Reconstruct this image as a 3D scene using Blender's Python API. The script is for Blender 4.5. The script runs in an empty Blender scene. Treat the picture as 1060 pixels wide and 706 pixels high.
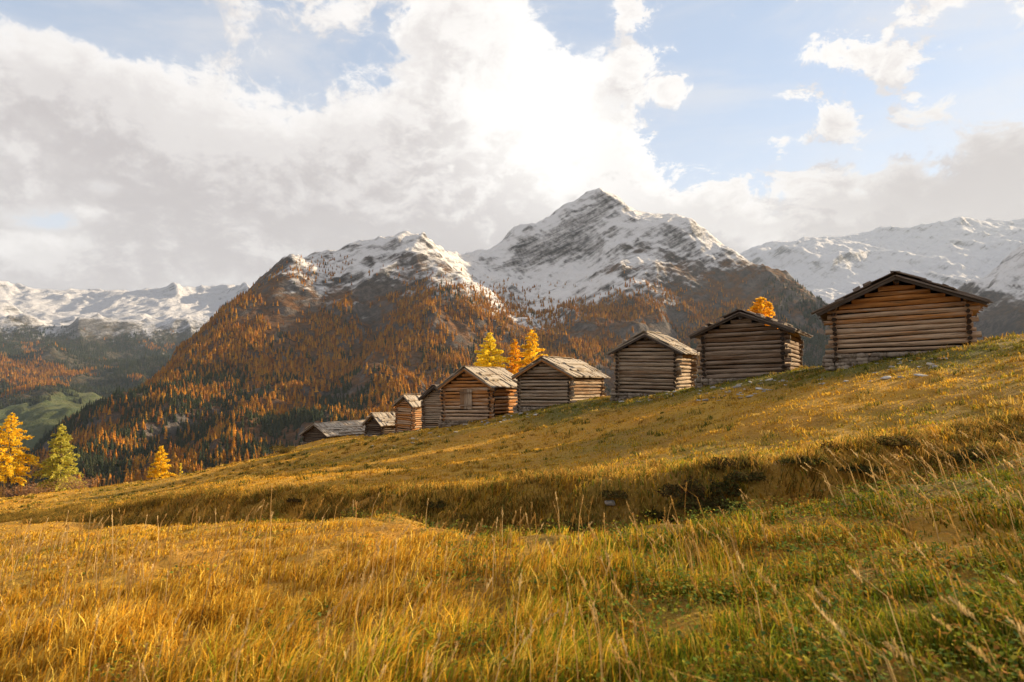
import bpy, math, random
import numpy as np
from mathutils import Vector, Matrix, Euler

R = math.radians
rng = np.random.default_rng(7)
random.seed(7)
SC = bpy.context.scene
COL = SC.collection

# ------------------------------------------------------------------ camera
FPX, CU, CV, PITCH = 700.0, 530.0, 353.0, R(3.84)
cam = bpy.data.cameras.new('camera')
cam.sensor_width = 36.0
cam.lens = 36.0 * FPX / 1060.0
cam.clip_start = 0.05
cam.clip_end = 60000.0
cam.dof.use_dof = True
cam.dof.focus_distance = 32.0
cam.dof.aperture_fstop = 3.2
cam_o = bpy.data.objects.new('camera', cam)
COL.objects.link(cam_o)
cam_o.rotation_euler = (R(90) + PITCH, 0, 0)
SC.camera = cam_o

# ------------------------------------------------------------------ light and exposure
SUN_EL, SUN_AZ = R(17.0), R(67.0)          # azimuth from +Y towards +X
SUN_STRENGTH = 5.0
SKY_STRENGTH = 0.10
EXPOSURE = 1.40
HAZE_DENSITY = 2.4e-5

SC.view_settings.view_transform = 'Standard'
SC.view_settings.look = 'None'
SC.view_settings.gamma = 1.0
SC.view_settings.use_curve_mapping = False
SC.view_settings.exposure = EXPOSURE
cy = SC.cycles
cy.use_denoising = True
try:
    cy.denoiser = 'OPENIMAGEDENOISE'
    cy.denoising_prefilter = 'ACCURATE'
    cy.denoising_input_passes = 'RGB_ALBEDO_NORMAL'
except Exception:
    pass
cy.max_bounces = 8
cy.diffuse_bounces = 5
cy.glossy_bounces = 2
cy.transmission_bounces = 5
cy.volume_bounces = 1
cy.transparent_max_bounces = 8
cy.caustics_reflective = False
cy.caustics_refractive = False
cy.use_adaptive_sampling = True
cy.adaptive_threshold = 0.02

sun = bpy.data.lights.new('sun', 'SUN')
sun.energy = SUN_STRENGTH
sun.angle = R(0.8)
sun.color = (1.0, 0.78, 0.49)
sun_o = bpy.data.objects.new('sun', sun)
COL.objects.link(sun_o)
SUN_DIR = Vector((math.sin(SUN_AZ) * math.cos(SUN_EL), math.cos(SUN_AZ) * math.cos(SUN_EL), math.sin(SUN_EL)))
sun_o.rotation_euler = SUN_DIR.to_track_quat('Z', 'Y').to_euler()


class NT:
    """tiny helper to write node trees"""
    def __init__(self, tree):
        self.t = tree

    def n(self, typ, **kw):
        nd = self.t.nodes.new(typ)
        for k, v in kw.items():
            setattr(nd, k, v)
        return nd

    def put(self, sock, val):
        if val is None:
            return
        if hasattr(val, 'is_linked'):
            self.t.links.new(val, sock)
        else:
            sock.default_value = val

    def m(self, op, a, b=None, c=None, clamp=False):
        nd = self.n('ShaderNodeMath', operation=op, use_clamp=clamp)
        for i, v in enumerate((a, b, c)):
            self.put(nd.inputs[i], v)
        return nd.outputs[0]

    def v(self, op, a, b=None, c=None, scale=None):
        nd = self.n('ShaderNodeVectorMath', operation=op)
        self.put(nd.inputs[0], a)
        if b is not None:
            self.put(nd.inputs[1], b)
        if c is not None:
            self.put(nd.inputs[2], c)
        if scale is not None:
            self.put(nd.inputs['Scale'], scale)
        return nd.outputs['Value'] if op in ('DOT_PRODUCT', 'LENGTH', 'DISTANCE') else nd.outputs[0]

    def noise(self, vec, scale, detail=4.0, rough=0.55, dist=0.0, color=False):
        nd = self.n('ShaderNodeTexNoise')
        if vec is not None:
            self.put(nd.inputs['Vector'], vec)
        nd.inputs['Scale'].default_value = scale
        nd.inputs['Detail'].default_value = detail
        nd.inputs['Roughness'].default_value = rough
        nd.inputs['Distortion'].default_value = dist
        return nd.outputs['Color'] if color else nd.outputs[0]

    def mr(self, val, a, b, c=0.0, d=1.0, smooth=True):
        nd = self.n('ShaderNodeMapRange', interpolation_type='SMOOTHSTEP' if smooth else 'LINEAR')
        self.put(nd.inputs['Value'], val)
        for k, x in zip(('From Min', 'From Max', 'To Min', 'To Max'), (a, b, c, d)):
            self.put(nd.inputs[k], x)
        return nd.outputs[0]

    def mix(self, fac, a, b, mode='MIX'):
        nd = self.n('ShaderNodeMix', data_type='RGBA', blend_type=mode)
        nd.clamp_factor = True
        self.put(nd.inputs[0], fac)
        for s, x in ((nd.inputs[6], a), (nd.inputs[7], b)):
            if isinstance(x, tuple) and len(x) == 3:
                x = (*x, 1.0)
            self.put(s, x)
        return nd.outputs[2]

    def xyz(self, vec):
        nd = self.n('ShaderNodeSeparateXYZ')
        self.put(nd.inputs[0], vec)
        return nd.outputs

    def cxyz(self, x, y, z):
        nd = self.n('ShaderNodeCombineXYZ')
        for i, a in enumerate((x, y, z)):
            self.put(nd.inputs[i], a)
        return nd.outputs[0]


def pix_dir(u, v):
    a, b = (u - CU) / FPX, (CV - v) / FPX
    return np.array([a, math.cos(PITCH) - b * math.sin(PITCH), math.sin(PITCH) + b * math.cos(PITCH)])


def P(u, v, d):
    return pix_dir(u, v) * d


def azel(u, v):
    x, y, z = pix_dir(u, v)
    return math.degrees(math.atan2(x, y)), math.degrees(math.atan2(z, math.hypot(x, y)))


# ------------------------------------------------------------------ world: Nishita sky with broken cloud
def build_world():
    w = bpy.data.worlds.new('World')
    SC.world = w
    w.use_nodes = True
    try:
        w.cycles.sampling_method = 'MANUAL'
        w.cycles.sample_map_resolution = 512
    except Exception:
        pass
    T = NT(w.node_tree)
    w.node_tree.nodes.clear()
    out = T.n('ShaderNodeOutputWorld')
    bg = T.n('ShaderNodeBackground')
    bg.inputs['Strength'].default_value = SKY_STRENGTH
    w.node_tree.links.new(bg.outputs[0], out.inputs['Surface'])
    sky = T.n('ShaderNodeTexSky', sky_type='NISHITA')
    sky.sun_disc = False
    sky.sun_elevation = SUN_EL
    sky.sun_rotation = SUN_AZ
    sky.altitude = 1800
    sky.air_density = 1.0
    sky.dust_density = 1.2
    sky.ozone_density = 1.0
    # cloud cover as a sum of soft patches given by azimuth / elevation (degrees), + = cloud, - = gap
    S = 0.082
    patches = [  # u, v, ru, rv, amount
        (300, 205, 300, 88, 1.10), (560, 260, 160, 60, .6), (60, 92, 80, 30, .50), (180, 125, 80, 55, .55), (60, 160, 160, 40, .30),
        (470, 60, 60, 85, .75), (570, 150, 75, 75, .85), (600, 200, 60, 70, .7), (480, 150, 120, 90, .5),
        (240, 35, 45, 60, .42), (350, 8, 40, 28, .45), (40, 40, 90, 26, .28), (500, 0, 35, 40, .25),
        (60, 285, 120, 40, .55), (140, 262, 170, 45, .3),
        (650, 20, 24, 22, .58), (668, 80, 34, 20, .62), (705, 88, 28, 12, .45), (642, 55, 20, 26, .45),
        (832, 52, 30, 16, .70), (878, 58, 46, 16, .72), (926, 84, 30, 28, .80), (824, 97, 36, 13, .80),
        (866, 126, 28, 20, .80), (805, 147, 50, 10, .80), (905, 62, 30, 12, .3),
        (975, 6, 50, 12, .55), (880, 110, 150, 100, -.24), (760, 60, 110, 90, -.34), (1010, 80, 90, 50, -.24), (100, 14, 190, 38, -.60), (600, 32, 34, 36, -.40), (900, 285, 190, 36, .40),
        (760, 228, 130, 36, .58), (870, 220, 120, 40, .52), (1000, 212, 120, 50, .55), (1060, 175, 80, 44, .5), (700, 212, 60, 26, .25),
        (112, 186, 34, 13, -.62), (55, 222, 55, 13, -.75), (250, 95, 34, 26, -.20), (310, 80, 46, 38, -.30), (135, 62, 36, 22, -.12),
        (395, 60, 28, 45, -.22), (720, 140, 60, 45, -.30), (690, 165, 34, 30, -.25),
    ]
    grp = bpy.data.node_groups.new('cloud_field', 'ShaderNodeTree')
    grp.interface.new_socket('P', in_out='INPUT', socket_type='NodeSocketVector')
    grp.interface.new_socket('Field', in_out='OUTPUT', socket_type='NodeSocketFloat')
    G = NT(grp)
    gi = G.n('NodeGroupInput')
    go = G.n('NodeGroupOutput')
    p = gi.outputs[0]                      # (az, el, 0) in degrees
    # soft warp
    q = G.v('MULTIPLY', p, (0.06, 0.085, 0.0))
    wv = G.noise(q, 1.6, 3.0, 0.55, color=True)
    wv = G.v('MULTIPLY_ADD', wv, (5.0, 3.6, 0.0), (-2.5, -1.8, 0.0))
    pw = G.v('ADD', p, wv)
    acc = None
    for (u, v, ru, rv, amt) in patches:
        a, e = azel(u, v)
        ca = 1.0 / (1 + ((u - CU) / FPX) ** 2)
        ce = 1.0 / math.sqrt(1 + ((u - CU) / FPX) ** 2)
        ia, ie = 1.0 / (ru * S * ca), 1.0 / (rv * S * ce)
        d = G.v('MULTIPLY_ADD', pw, (ia, ie, 0.0), (-a * ia, -e * ie, 0.0))
        d2 = G.v('DOT_PRODUCT', d, d)
        g = G.m('POWER', 2.718, G.m('MULTIPLY', d2, -1.0))
        acc = G.m('MULTIPLY_ADD', g, amt, acc if acc is not None else -0.12)
    # outside the photograph: broken cloud all round
    az = G.xyz(p)[0]
    el = G.xyz(p)[1]
    away = G.mr(G.m('ABSOLUTE', az), 40.0, 60.0)
    away = G.m('MAXIMUM', away, G.mr(el, 30.0, 44.0))
    acc = G.m('ADD', acc, G.m('MULTIPLY', away, 0.30))
    n1 = G.noise(G.v('MULTIPLY', pw, (0.11, 0.17, 0.0)), 1.0, 10.0, 0.62)
    n3 = G.noise(G.v('MULTIPLY', pw, (0.33, 0.46, 0.0)), 1.0, 8.0, 0.6)
    n3 = G.m('ABSOLUTE', G.m('SUBTRACT', n3, 0.5))
    n2 = G.noise(G.v('MULTIPLY', p, (0.045, 0.07, 0.0)), 1.0, 3.0, 0.5)
    f = G.m('ADD', G.m('MULTIPLY', G.m('SUBTRACT', n1, 0.5), 1.55), G.m('MULTIPLY', G.m('SUBTRACT', n2, 0.5), 0.35))
    f = G.m('ADD', f, acc)
    n4 = G.noise(G.v('MULTIPLY', p, (0.30, 0.42, 0.0)), 1.0, 8.0, 0.66, 0.5)
    f = G.m('ADD', f, G.m('MULTIPLY', G.m('SUBTRACT', n4, 0.5), 0.85))
    wisp = G.m('MULTIPLY', G.mr(az, 6.0, 12.0), G.mr(el, 11.0, 16.0))
    n5 = G.noise(G.v('MULTIPLY', p, (0.22, 0.34, 0.0)), 1.0, 9.0, 0.70, 0.8)
    f = G.m('ADD', f, G.m('MULTIPLY', wisp, G.m('MULTIPLY', G.m('SUBTRACT', n5, 0.50), 2.6)))
    f = G.m('SUBTRACT', G.m('ADD', f, 0.10), G.m('MULTIPLY', n3, 1.5))
    grp.links.new(f, go.inputs[0])

    tc = T.n('ShaderNodeTexCoord')
    d = T.v('NORMALIZE', tc.outputs['Generated'])
    x, y, z = T.xyz(d)
    az = T.m('MULTIPLY', T.m('ARCTAN2', x, y), 57.29578)
    el = T.m('MULTIPLY', T.m('ARCSINE', z), 57.29578)
    pos = T.cxyz(az, el, 0.0)

    def field(vec):
        g = T.n('ShaderNodeGroup')
        g.node_tree = grp
        T.put(g.inputs[0], vec)
        return g.outputs[0]
    f0 = field(pos)
    f1 = field(T.v('ADD', pos, (0.9, 1.9, 0.0)))
    cover = T.m('ADD', T.m('MULTIPLY', T.mr(f0, -0.06, 0.22), 0.74), T.m('MULTIPLY', T.mr(f0, -0.30, 0.5), 0.26))
    thick = T.mr(f0, 0.05, 1.0)
    # edges that face the light are bright, the undersides and cores are grey
    lit = T.mr(T.m('SUBTRACT', f0, f1), -0.25, 0.40)
    ga, ge = azel(570, 150)
    dd = T.v('MULTIPLY_ADD', pos, (1 / 9.0, 1 / 6.5, 0), (-ga / 9.0, -ge / 6.5, 0))
    glow = T.m('POWER', 2.718, T.m('MULTIPLY', T.v('DOT_PRODUCT', dd, dd), -1.0))
    ha, he = azel(490, 55)
    dh = T.v('MULTIPLY_ADD', pos, (1 / 8.0, 1 / 7.5, 0), (-ha / 8.0, -he / 7.5, 0))
    glow2 = T.m('POWER', 2.718, T.m('MULTIPLY', T.v('DOT_PRODUCT', dh, dh), -1.0))
    soft = T.noise(T.v('MULTIPLY', pos, (0.05, 0.10, 0.0)), 1.0, 5.0, 0.55)
    b = T.m('ADD', T.m('ADD', T.m('MULTIPLY', lit, 0.52), 0.13), T.m('MULTIPLY', glow, 0.75))
    b = T.m('ADD', b, T.m('MULTIPLY', glow2, 0.45))
    ka, ke = azel(1035, 175)
    dk = T.v('MULTIPLY_ADD', pos, (1 / 9.0, 1 / 4.5, 0), (-ka / 9.0, -ke / 4.5, 0))
    b = T.m('SUBTRACT', b, T.m('MULTIPLY', T.m('POWER', 2.718, T.m('MULTIPLY', T.v('DOT_PRODUCT', dk, dk), -1.0)), 0.85))
    b = T.m('SUBTRACT', b, T.m('MULTIPLY', thick, 0.50))
    b = T.m('ADD', b, T.m('MULTIPLY', T.m('SUBTRACT', soft, 0.5), 0.65))
    b = T.mr(b, -0.55, 1.05)
    ccol = T.mix(b, (2.12, 1.96, 1.95), (4.15, 4.0, 3.88))
    veil = T.noise(T.v('MULTIPLY', pos, (0.035, 0.12, 0.0)), 1.0, 8.0, 0.62, 0.6)
    skyc = T.mix(0.66, sky.outputs[0], (2.08, 2.36, 2.80))
    skyc = T.mix(T.mr(el, 4.0, 27.0, 0.62, 0.0), skyc, (3.12, 3.03, 3.03))
    skyc = T.mix(T.mr(veil, 0.40, 0.72, 0.0, 0.62), skyc, (3.12, 3.03, 3.03))
    col = T.mix(cover, skyc, ccol)
    # ground side of the sphere: brown land light
    col = T.mix(T.mr(el, -6.0, -1.0, 1.0, 0.0), col, (0.7, 0.5, 0.27))
    T.put(bg.inputs['Color'], col)


build_world()

# ------------------------------------------------------------------ helpers: noise, surfaces, meshes
def _hash(ix, iy, seed):
    h = (ix.astype(np.int64) * 374761393 + iy.astype(np.int64) * 668265263 + seed * 1442695041) & 0xFFFFFFFF
    h = ((h ^ (h >> 13)) * 1274126177) & 0xFFFFFFFF
    h = h ^ (h >> 16)
    return h


def gnoise(x, y, seed=0):
    ix, iy = np.floor(x), np.floor(y)
    fx, fy = x - ix, y - iy
    ux, uy = fx * fx * fx * (fx * (fx * 6 - 15) + 10), fy * fy * fy * (fy * (fy * 6 - 15) + 10)

    def g(dx, dy):
        a = _hash(ix + dx, iy + dy, seed) * (2 * np.pi / 4294967296.0)
        return np.cos(a) * (fx - dx) + np.sin(a) * (fy - dy)
    a = g(0, 0) * (1 - ux) + g(1, 0) * ux
    b = g(0, 1) * (1 - ux) + g(1, 1) * ux
    return (a * (1 - uy) + b * uy) * 1.5


def fbm(x, y, octs=5, seed=0, gain=0.5, lac=2.03):
    s, a, t = 0.0, 1.0, 0.0
    for i in range(octs):
        s = s + a * gnoise(x, y, seed + i * 17)
        t += a
        a *= gain
        x, y = x * lac + 3.7, y * lac - 1.3
    return s / t


def ridged(x, y, octs=6, seed=0, gain=0.5, lac=2.07):
    s, a, t, w = 0.0, 1.0, 0.0, 1.0
    for i in range(octs):
        n = 1.0 - np.abs(gnoise(x, y, seed + i * 23)) * 1.6
        n = np.clip(n, 0, 1) ** 2
        s = s + a * n * w
        w = np.clip(n * 1.4, 0, 1)
        t += a
        a *= gain
        x, y = x * lac + 1.9, y * lac + 5.3
    return s / t


def smooth(a, b, x):
    t = np.clip((x - a) / (b - a), 0, 1)
    return t * t * (3 - 2 * t)


class TPS:
    def __init__(self, pts, scale, reg=1e-4):
        pts = np.asarray(pts, float)
        self.s = scale
        self.c = pts[:, :2] / scale
        n = len(pts)
        K = self._phi(np.linalg.norm(self.c[:, None] - self.c[None], axis=2)) + np.eye(n) * reg
        Pm = np.hstack([np.ones((n, 1)), self.c])
        A = np.zeros((n + 3, n + 3))
        A[:n, :n] = K
        A[:n, n:] = Pm
        A[n:, :n] = Pm.T
        self.w = np.linalg.solve(A, np.concatenate([pts[:, 2], np.zeros(3)]))

    @staticmethod
    def _phi(r):
        return np.where(r > 1e-9, r * r * np.log(np.maximum(r, 1e-9)), 0.0)

    def __call__(self, x, y):
        x = np.asarray(x, float) / self.s
        y = np.asarray(y, float) / self.s
        n = len(self.c)
        z = self.w[n] + self.w[n + 1] * x + self.w[n + 2] * y
        for i in range(n):
            r2 = (x - self.c[i, 0]) ** 2 + (y - self.c[i, 1]) ** 2
            z = z + self.w[i] * 0.5 * np.where(r2 > 1e-18, r2 * np.log(np.maximum(r2, 1e-18)), 0.0)
        return z


def mesh_np(name, verts, quads=None, tris=None, mat=None, attrs=None, smooth_shade=True, parent=None):
    verts = np.asarray(verts, np.float32)
    me = bpy.data.meshes.new(name)
    nq = 0 if quads is None else len(quads)
    nt = 0 if tris is None else len(tris)
    me.vertices.add(len(verts))
    me.vertices.foreach_set('co', verts.ravel())
    idx = []
    if nq:
        idx.append(np.asarray(quads, np.int32).ravel())
    if nt:
        idx.append(np.asarray(tris, np.int32).ravel())
    idx = np.concatenate(idx)
    me.loops.add(len(idx))
    me.loops.foreach_set('vertex_index', idx)
    me.polygons.add(nq + nt)
    st = np.concatenate([np.arange(nq) * 4, nq * 4 + np.arange(nt) * 3]).astype(np.int32)
    me.polygons.foreach_set('loop_start', st)
    if smooth_shade:
        me.polygons.foreach_set('use_smooth', np.ones(nq + nt, bool))
    for k, a in (attrs or {}).items():
        a = np.asarray(a, np.float32)
        if a.ndim == 1:
            at = me.attributes.new(k, 'FLOAT', 'POINT')
            at.data.foreach_set('value', a)
        else:
            if a.shape[1] == 3:
                a = np.hstack([a, np.ones((len(a), 1), np.float32)])
            at = me.attributes.new(k, 'FLOAT_COLOR', 'POINT')
            at.data.foreach_set('color', a.ravel())
    me.update(calc_edges=True)
    me.validate()
    if mat is not None:
        me.materials.append(mat)
    o = bpy.data.objects.new(name, me)
    COL.objects.link(o)
    if parent is not None:
        o.parent = parent
    return o


def grid_quads(nx, ny):
    i = np.arange(nx * ny).reshape(ny, nx)
    return np.stack([i[:-1, :-1], i[:-1, 1:], i[1:, 1:], i[1:, :-1]], -1).reshape(-1, 4)


class MB:
    """collects shapes that become ONE mesh"""
    def __init__(self):
        self.v, self.f, self.c = [], [], []

    def add(self, verts, faces, col):
        b = len(self.v)
        self.v += [tuple(p) for p in verts]
        self.f += [tuple(i + b for i in f) for f in faces]
        if isinstance(col, tuple):
            self.c += [col] * len(verts)
        else:
            self.c += list(col)

    def build(self, name, mat, parent=None, smooth_shade=False, loc=None):
        me = bpy.data.meshes.new(name)
        me.from_pydata(self.v, [], self.f)
        at = me.attributes.new('lc', 'FLOAT_COLOR', 'POINT')
        at.data.foreach_set('color', np.asarray(self.c, np.float32).ravel())
        if smooth_shade:
            me.polygons.foreach_set('use_smooth', [len(p.vertices) == 4 for p in me.polygons])
        me.update()
        me.materials.append(mat)
        o = bpy.data.objects.new(name, me)
        COL.objects.link(o)
        if parent is not None:
            o.parent = parent
        return o

    def log(self, a, b, r, rn=None, sides=12, wob=0.24, flat=0.0):
        """irregular round log from a to b; lc = (random, along m, around, end)"""
        a, b = np.asarray(a, float), np.asarray(b, float)
        L = np.linalg.norm(b - a)
        t = (b - a) / L
        up = np.array([0, 0, 1.0]) if abs(t[2]) < 0.9 else np.array([1.0, 0, 0])
        s = np.cross(t, up)
        s /= np.linalg.norm(s)
        up = np.cross(s, t)
        n = max(3, int(L / 0.22))
        rn = random.random() if rn is None else rn
        ph = [random.uniform(0, 6.28) for _ in range(4)]
        taper = random.uniform(-0.10, 0.10)
        vs, fs, cs = [], [], []
        for i in range(n + 1):
            k = i / n
            c = a + t * L * k
            c = c + up * math.sin(k * 3.1 * 1.7 + ph[0]) * r * 0.10 + s * math.sin(k * 4.1 + ph[1]) * r * 0.12
            for j in range(sides):
                an = 2 * math.pi * j / sides
                rr = r * (1 + taper * (k - .5) * 2 + wob * 0.55 * math.sin(2 * an + ph[2] + k * 2.0) + wob * 0.4 * math.sin(3 * an + ph[3] - k * 5.0 * L * 0.4) + random.uniform(-1, 1) * wob * 0.28)
                vs.append(c + s * math.cos(an) * rr + up * math.sin(an) * rr * (1 - flat))
                cs.append((rn, k * L + rn * 40, j / sides, 0.0))
        for i in range(n):
            for j in range(sides):
                j2 = (j + 1) % sides
                fs.append((i * sides + j, i * sides + j2, (i + 1) * sides + j2, (i + 1) * sides + j))
        m = len(vs)
        vs += [vs[j] for j in range(sides)]
        vs += [vs[n * sides + j] for j in range(sides)]
        cs += [(rn, j, 0.5, 1.0) for j in range(sides)] + [(rn, j, 0.5, 1.0) for j in range(sides)]
        fs.append(tuple(m + j for j in range(sides)))
        fs.append(tuple(m + sides + j for j in reversed(range(sides))))
        self.add(vs, fs, cs)

    def board(self, o, ex, ey, ez, jit=0.0):
        """box from corner o with edge vectors ex (along the grain), ey, ez"""
        o, ex, ey, ez = (np.asarray(q, float) for q in (o, ex, ey, ez))
        rn = random.random()
        L = np.linalg.norm(ex)
        vs, cs = [], []
        for i in (0, 1):
            for j in (0, 1):
                for k in (0, 1):
                    p = o + ex * i + ey * j + ez * k
                    if jit:
                        p = p + np.array([random.uniform(-jit, jit) for _ in range(3)])
                    vs.append(p)
                    cs.append((rn, i * L + rn * 40, (j * 0.35 + k * 0.08), 0.0))
        fs = [(0, 1, 3, 2), (4, 6, 7, 5), (0, 4, 5, 1), (2, 3, 7, 6), (0, 2, 6, 4), (1, 5, 7, 3)]
        self.add(vs, fs, cs)

    def stone(self, c, sx, sy, sz, n=2):
        """lumpy stone"""
        c = np.asarray(c, float)
        rn = random.random()
        ph = [random.uniform(0, 6.28) for _ in range(6)]
        vs, cs, fs = [], [], []
        rings, seg = 5, 8
        for i in range(rings + 1):
            th = math.pi * i / rings
            for j in range(seg):
                an = 2 * math.pi * j / seg
                q = np.array([math.sin(th) * math.cos(an), math.sin(th) * math.sin(an), math.cos(th)])
                q = np.sign(q) * np.abs(q) ** 0.62
                k = 1 + 0.16 * math.sin(3 * q[0] + ph[0]) + 0.14 * math.sin(4 * q[1] + ph[1]) + 0.12 * math.sin(5 * q[2] + ph[2] + 2 * q[0])
                vs.append(c + q * k * np.array([sx, sy, sz]))
                cs.append((rn, rn * 30 + q[0], q[1], 0.0))
        for i in range(rings):
            for j in range(seg):
                j2 = (j + 1) % seg
                fs.append((i * seg + j, (i + 1) * seg + j, (i + 1) * seg + j2, i * seg + j2))
        self.add(vs, fs, cs)


def tag(o, label=None, cat=None, group=None, kind=None):
    if label:
        o['label'] = label
    if cat:
        o['category'] = cat
    if group:
        o['group'] = group
    if kind:
        o['kind'] = kind
    return o


def empty(name, loc, rz=0.0, tilt=(0, 0)):
    o = bpy.data.objects.new(name, None)
    COL.objects.link(o)
    o.location = loc
    o.rotation_euler = (tilt[0], tilt[1], rz)
    return o


def copy_tree(o, parent=None):
    c = o.copy()
    COL.objects.link(c)
    if parent is not None:
        c.parent = parent
    for ch in list(o.children):
        copy_tree(ch, c)
    return c


# ------------------------------------------------------------------ materials
def new_mat(name):
    m = bpy.data.materials.new(name)
    m.use_nodes = True
    T = NT(m.node_tree)
    b = m.node_tree.nodes['Principled BSDF']
    b.inputs['Roughness'].default_value = 0.9
    try:
        b.inputs['Specular IOR Level'].default_value = 0.15
    except Exception:
        pass
    return m, T, b


def bump(T, b, h, strength, dist):
    nd = T.n('ShaderNodeBump')
    nd.inputs['Strength'].default_value = strength
    nd.inputs['Distance'].default_value = dist
    T.put(nd.inputs['Height'], h)
    T.put(b.inputs['Normal'], nd.outputs[0])


def wood_mat(name, grey, brown, dark, bias, end=(0.020, 0.014, 0.010)):
    m, T, b = new_mat(name)
    at = T.n('ShaderNodeAttribute', attribute_name='lc')
    sep = T.n('ShaderNodeSeparateColor')
    T.put(sep.inputs[0], at.outputs['Color'])
    rnd, along, around = sep.outputs[0], sep.outputs[1], sep.outputs[2]
    endf = at.outputs['Alpha']
    g = T.cxyz(T.m('MULTIPLY', along, 1.1), T.m('MULTIPLY', around, 16.0), T.m('MULTIPLY', rnd, 60.0))
    streak = T.noise(g, 1.0, 6.0, 0.65)
    g2 = T.cxyz(T.m('MULTIPLY', along, 0.9), T.m('MULTIPLY', around, 3.0), T.m('MULTIPLY', rnd, 90.0))
    blot = T.noise(g2, 1.0, 4.0, 0.6)
    f = T.m('ADD', T.m('MULTIPLY', blot, 0.9), T.m('MULTIPLY', rnd, 0.45))
    col = T.mix(T.mr(f, 0.47 + bias, 0.80 + bias), brown, grey)
    col = T.mix(T.mr(streak, 0.53, 0.68), col, dark)
    stain = T.noise(T.cxyz(T.m('MULTIPLY', along, 0.45), T.m('MULTIPLY', around, 2.0), T.m('MULTIPLY', rnd, 40.0)), 1.0, 5.0, 0.7)
    col = T.mix(T.mr(stain, 0.54, 0.70, 0.0, 0.75), col, dark)
    crack = T.noise(T.cxyz(T.m('MULTIPLY', along, 0.6), T.m('MULTIPLY', around, 40.0), rnd), 1.0, 3.0, 0.5)
    col = T.mix(T.mr(crack, 0.64, 0.70, 0.0, 0.8), col, (0.02, 0.014, 0.01))
    col = T.mix(T.m('MULTIPLY', endf, 0.95), col, end)
    T.put(b.inputs['Base Color'], col)
    bump(T, b, T.m('SUBTRACT', T.m('ADD', streak, blot), T.mr(crack, 0.60, 0.70)), 0.9, 0.035)
    return m


LOG_WARM = wood_mat('warm_log_wood', (0.47, 0.335, 0.225), (0.42, 0.185, 0.055), (0.085, 0.046, 0.024), 0.04)
LOG_GREY = wood_mat('weathered_log_wood', (0.37, 0.285, 0.205), (0.21, 0.120, 0.062), (0.055, 0.036, 0.025), -0.08)
LOG_DARK = wood_mat('dark_log_wood', (0.27, 0.20, 0.145), (0.15, 0.085, 0.045), (0.045, 0.03, 0.02), -0.05)
LOG_SHADED = wood_mat('shaded_log_wood', (0.14, 0.11, 0.085), (0.08, 0.05, 0.03), (0.03, 0.02, 0.015), 0.0)  # wood darkened to paint in the shadow on the lowest cabins' walls
ROOF_WOOD = wood_mat('roof_board_wood', (0.40, 0.345, 0.28), (0.25, 0.18, 0.12), (0.09, 0.068, 0.05), -0.14)
ROOF_DARK = wood_mat('dark_roof_wood', (0.20, 0.165, 0.14), (0.12, 0.085, 0.06), (0.055, 0.042, 0.035), -0.10)
GAP_SHADE = wood_mat('gap_shade', (0.03, 0.022, 0.016), (0.02, 0.014, 0.01), (0.012, 0.009, 0.006), 0.0, (0.02, 0.014, 0.01))  # near-black colour standing in for shade behind the log gaps
TRIM_DARK = wood_mat('dark_trim_wood', (0.070, 0.054, 0.042), (0.045, 0.032, 0.022), (0.020, 0.015, 0.012), 0.0)
TRIM_WOOD = wood_mat('orange_trim_wood', (0.30, 0.17, 0.08), (0.30, 0.13, 0.04), (0.12, 0.06, 0.025), 0.15)


def stone_mat(name, a, b_, lichen):
    m, T, b = new_mat(name)
    geo = T.n('ShaderNodeNewGeometry')
    at = T.n('ShaderNodeAttribute', attribute_name='lc')
    sep = T.n('ShaderNodeSeparateColor')
    T.put(sep.inputs[0], at.outputs['Color'])
    n = T.noise(geo.outputs['Position'], 9.0, 6.0, 0.65)
    col = T.mix(T.mr(T.m('ADD', n, T.m('MULTIPLY', sep.outputs[0], 0.5)), 0.45, 1.0), a, b_)
    col = T.mix(T.mr(T.noise(geo.outputs['Position'], 4.0, 5.0, 0.6), 0.56, 0.66), col, lichen)
    T.put(b.inputs['Base Color'], col)
    bump(T, b, n, 0.6, 0.03)
    return m


STONE = stone_mat('field_stone', (0.26, 0.24, 0.22), (0.50, 0.47, 0.43), (0.22, 0.18, 0.12))
STONE_BROWN = stone_mat('foundation_stone', (0.13, 0.10, 0.075), (0.27, 0.22, 0.17), (0.10, 0.075, 0.045))


def foliage_mat(name, trans=0.35, rough=0.8):
    """leaf and blade faces coloured by their own per-leaf colour"""
    m, T, b = new_mat(name)
    at = T.n('ShaderNodeAttribute', attribute_name='col')
    T.put(b.inputs['Base Color'], at.outputs['Color'])
    b.inputs['Roughness'].default_value = rough
    b.inputs['Specular IOR Level'].default_value = 0.04
    tr = T.n('ShaderNodeBsdfTranslucent')
    T.put(tr.inputs['Color'], at.outputs['Color'])
    mx = T.n('ShaderNodeMixShader')
    mx.inputs[0].default_value = trans
    out = m.node_tree.nodes['Material Output']
    T.t.links.new(b.outputs[0], mx.inputs[1])
    T.t.links.new(tr.outputs[0], mx.inputs[2])
    T.t.links.new(mx.outputs[0], out.inputs['Surface'])
    return m


GRASS_M = foliage_mat('grass_blade', 0.35)
LEAF_M = foliage_mat('larch_needles', 0.55)
FOREST_M = foliage_mat('distant_forest', 0.15)


def bark_mat():
    m, T, b = new_mat('bark')
    geo = T.n('ShaderNodeNewGeometry')
    n = T.noise(T.v('MULTIPLY', geo.outputs['Position'], (6, 6, 1.5)), 2.0, 6.0, 0.65)
    T.put(b.inputs['Base Color'], T.mix(T.mr(n, 0.35, 0.65), (0.05, 0.035, 0.025), (0.17, 0.13, 0.10)))
    bump(T, b, n, 0.8, 0.05)
    return m


BARK = bark_mat()


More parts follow.
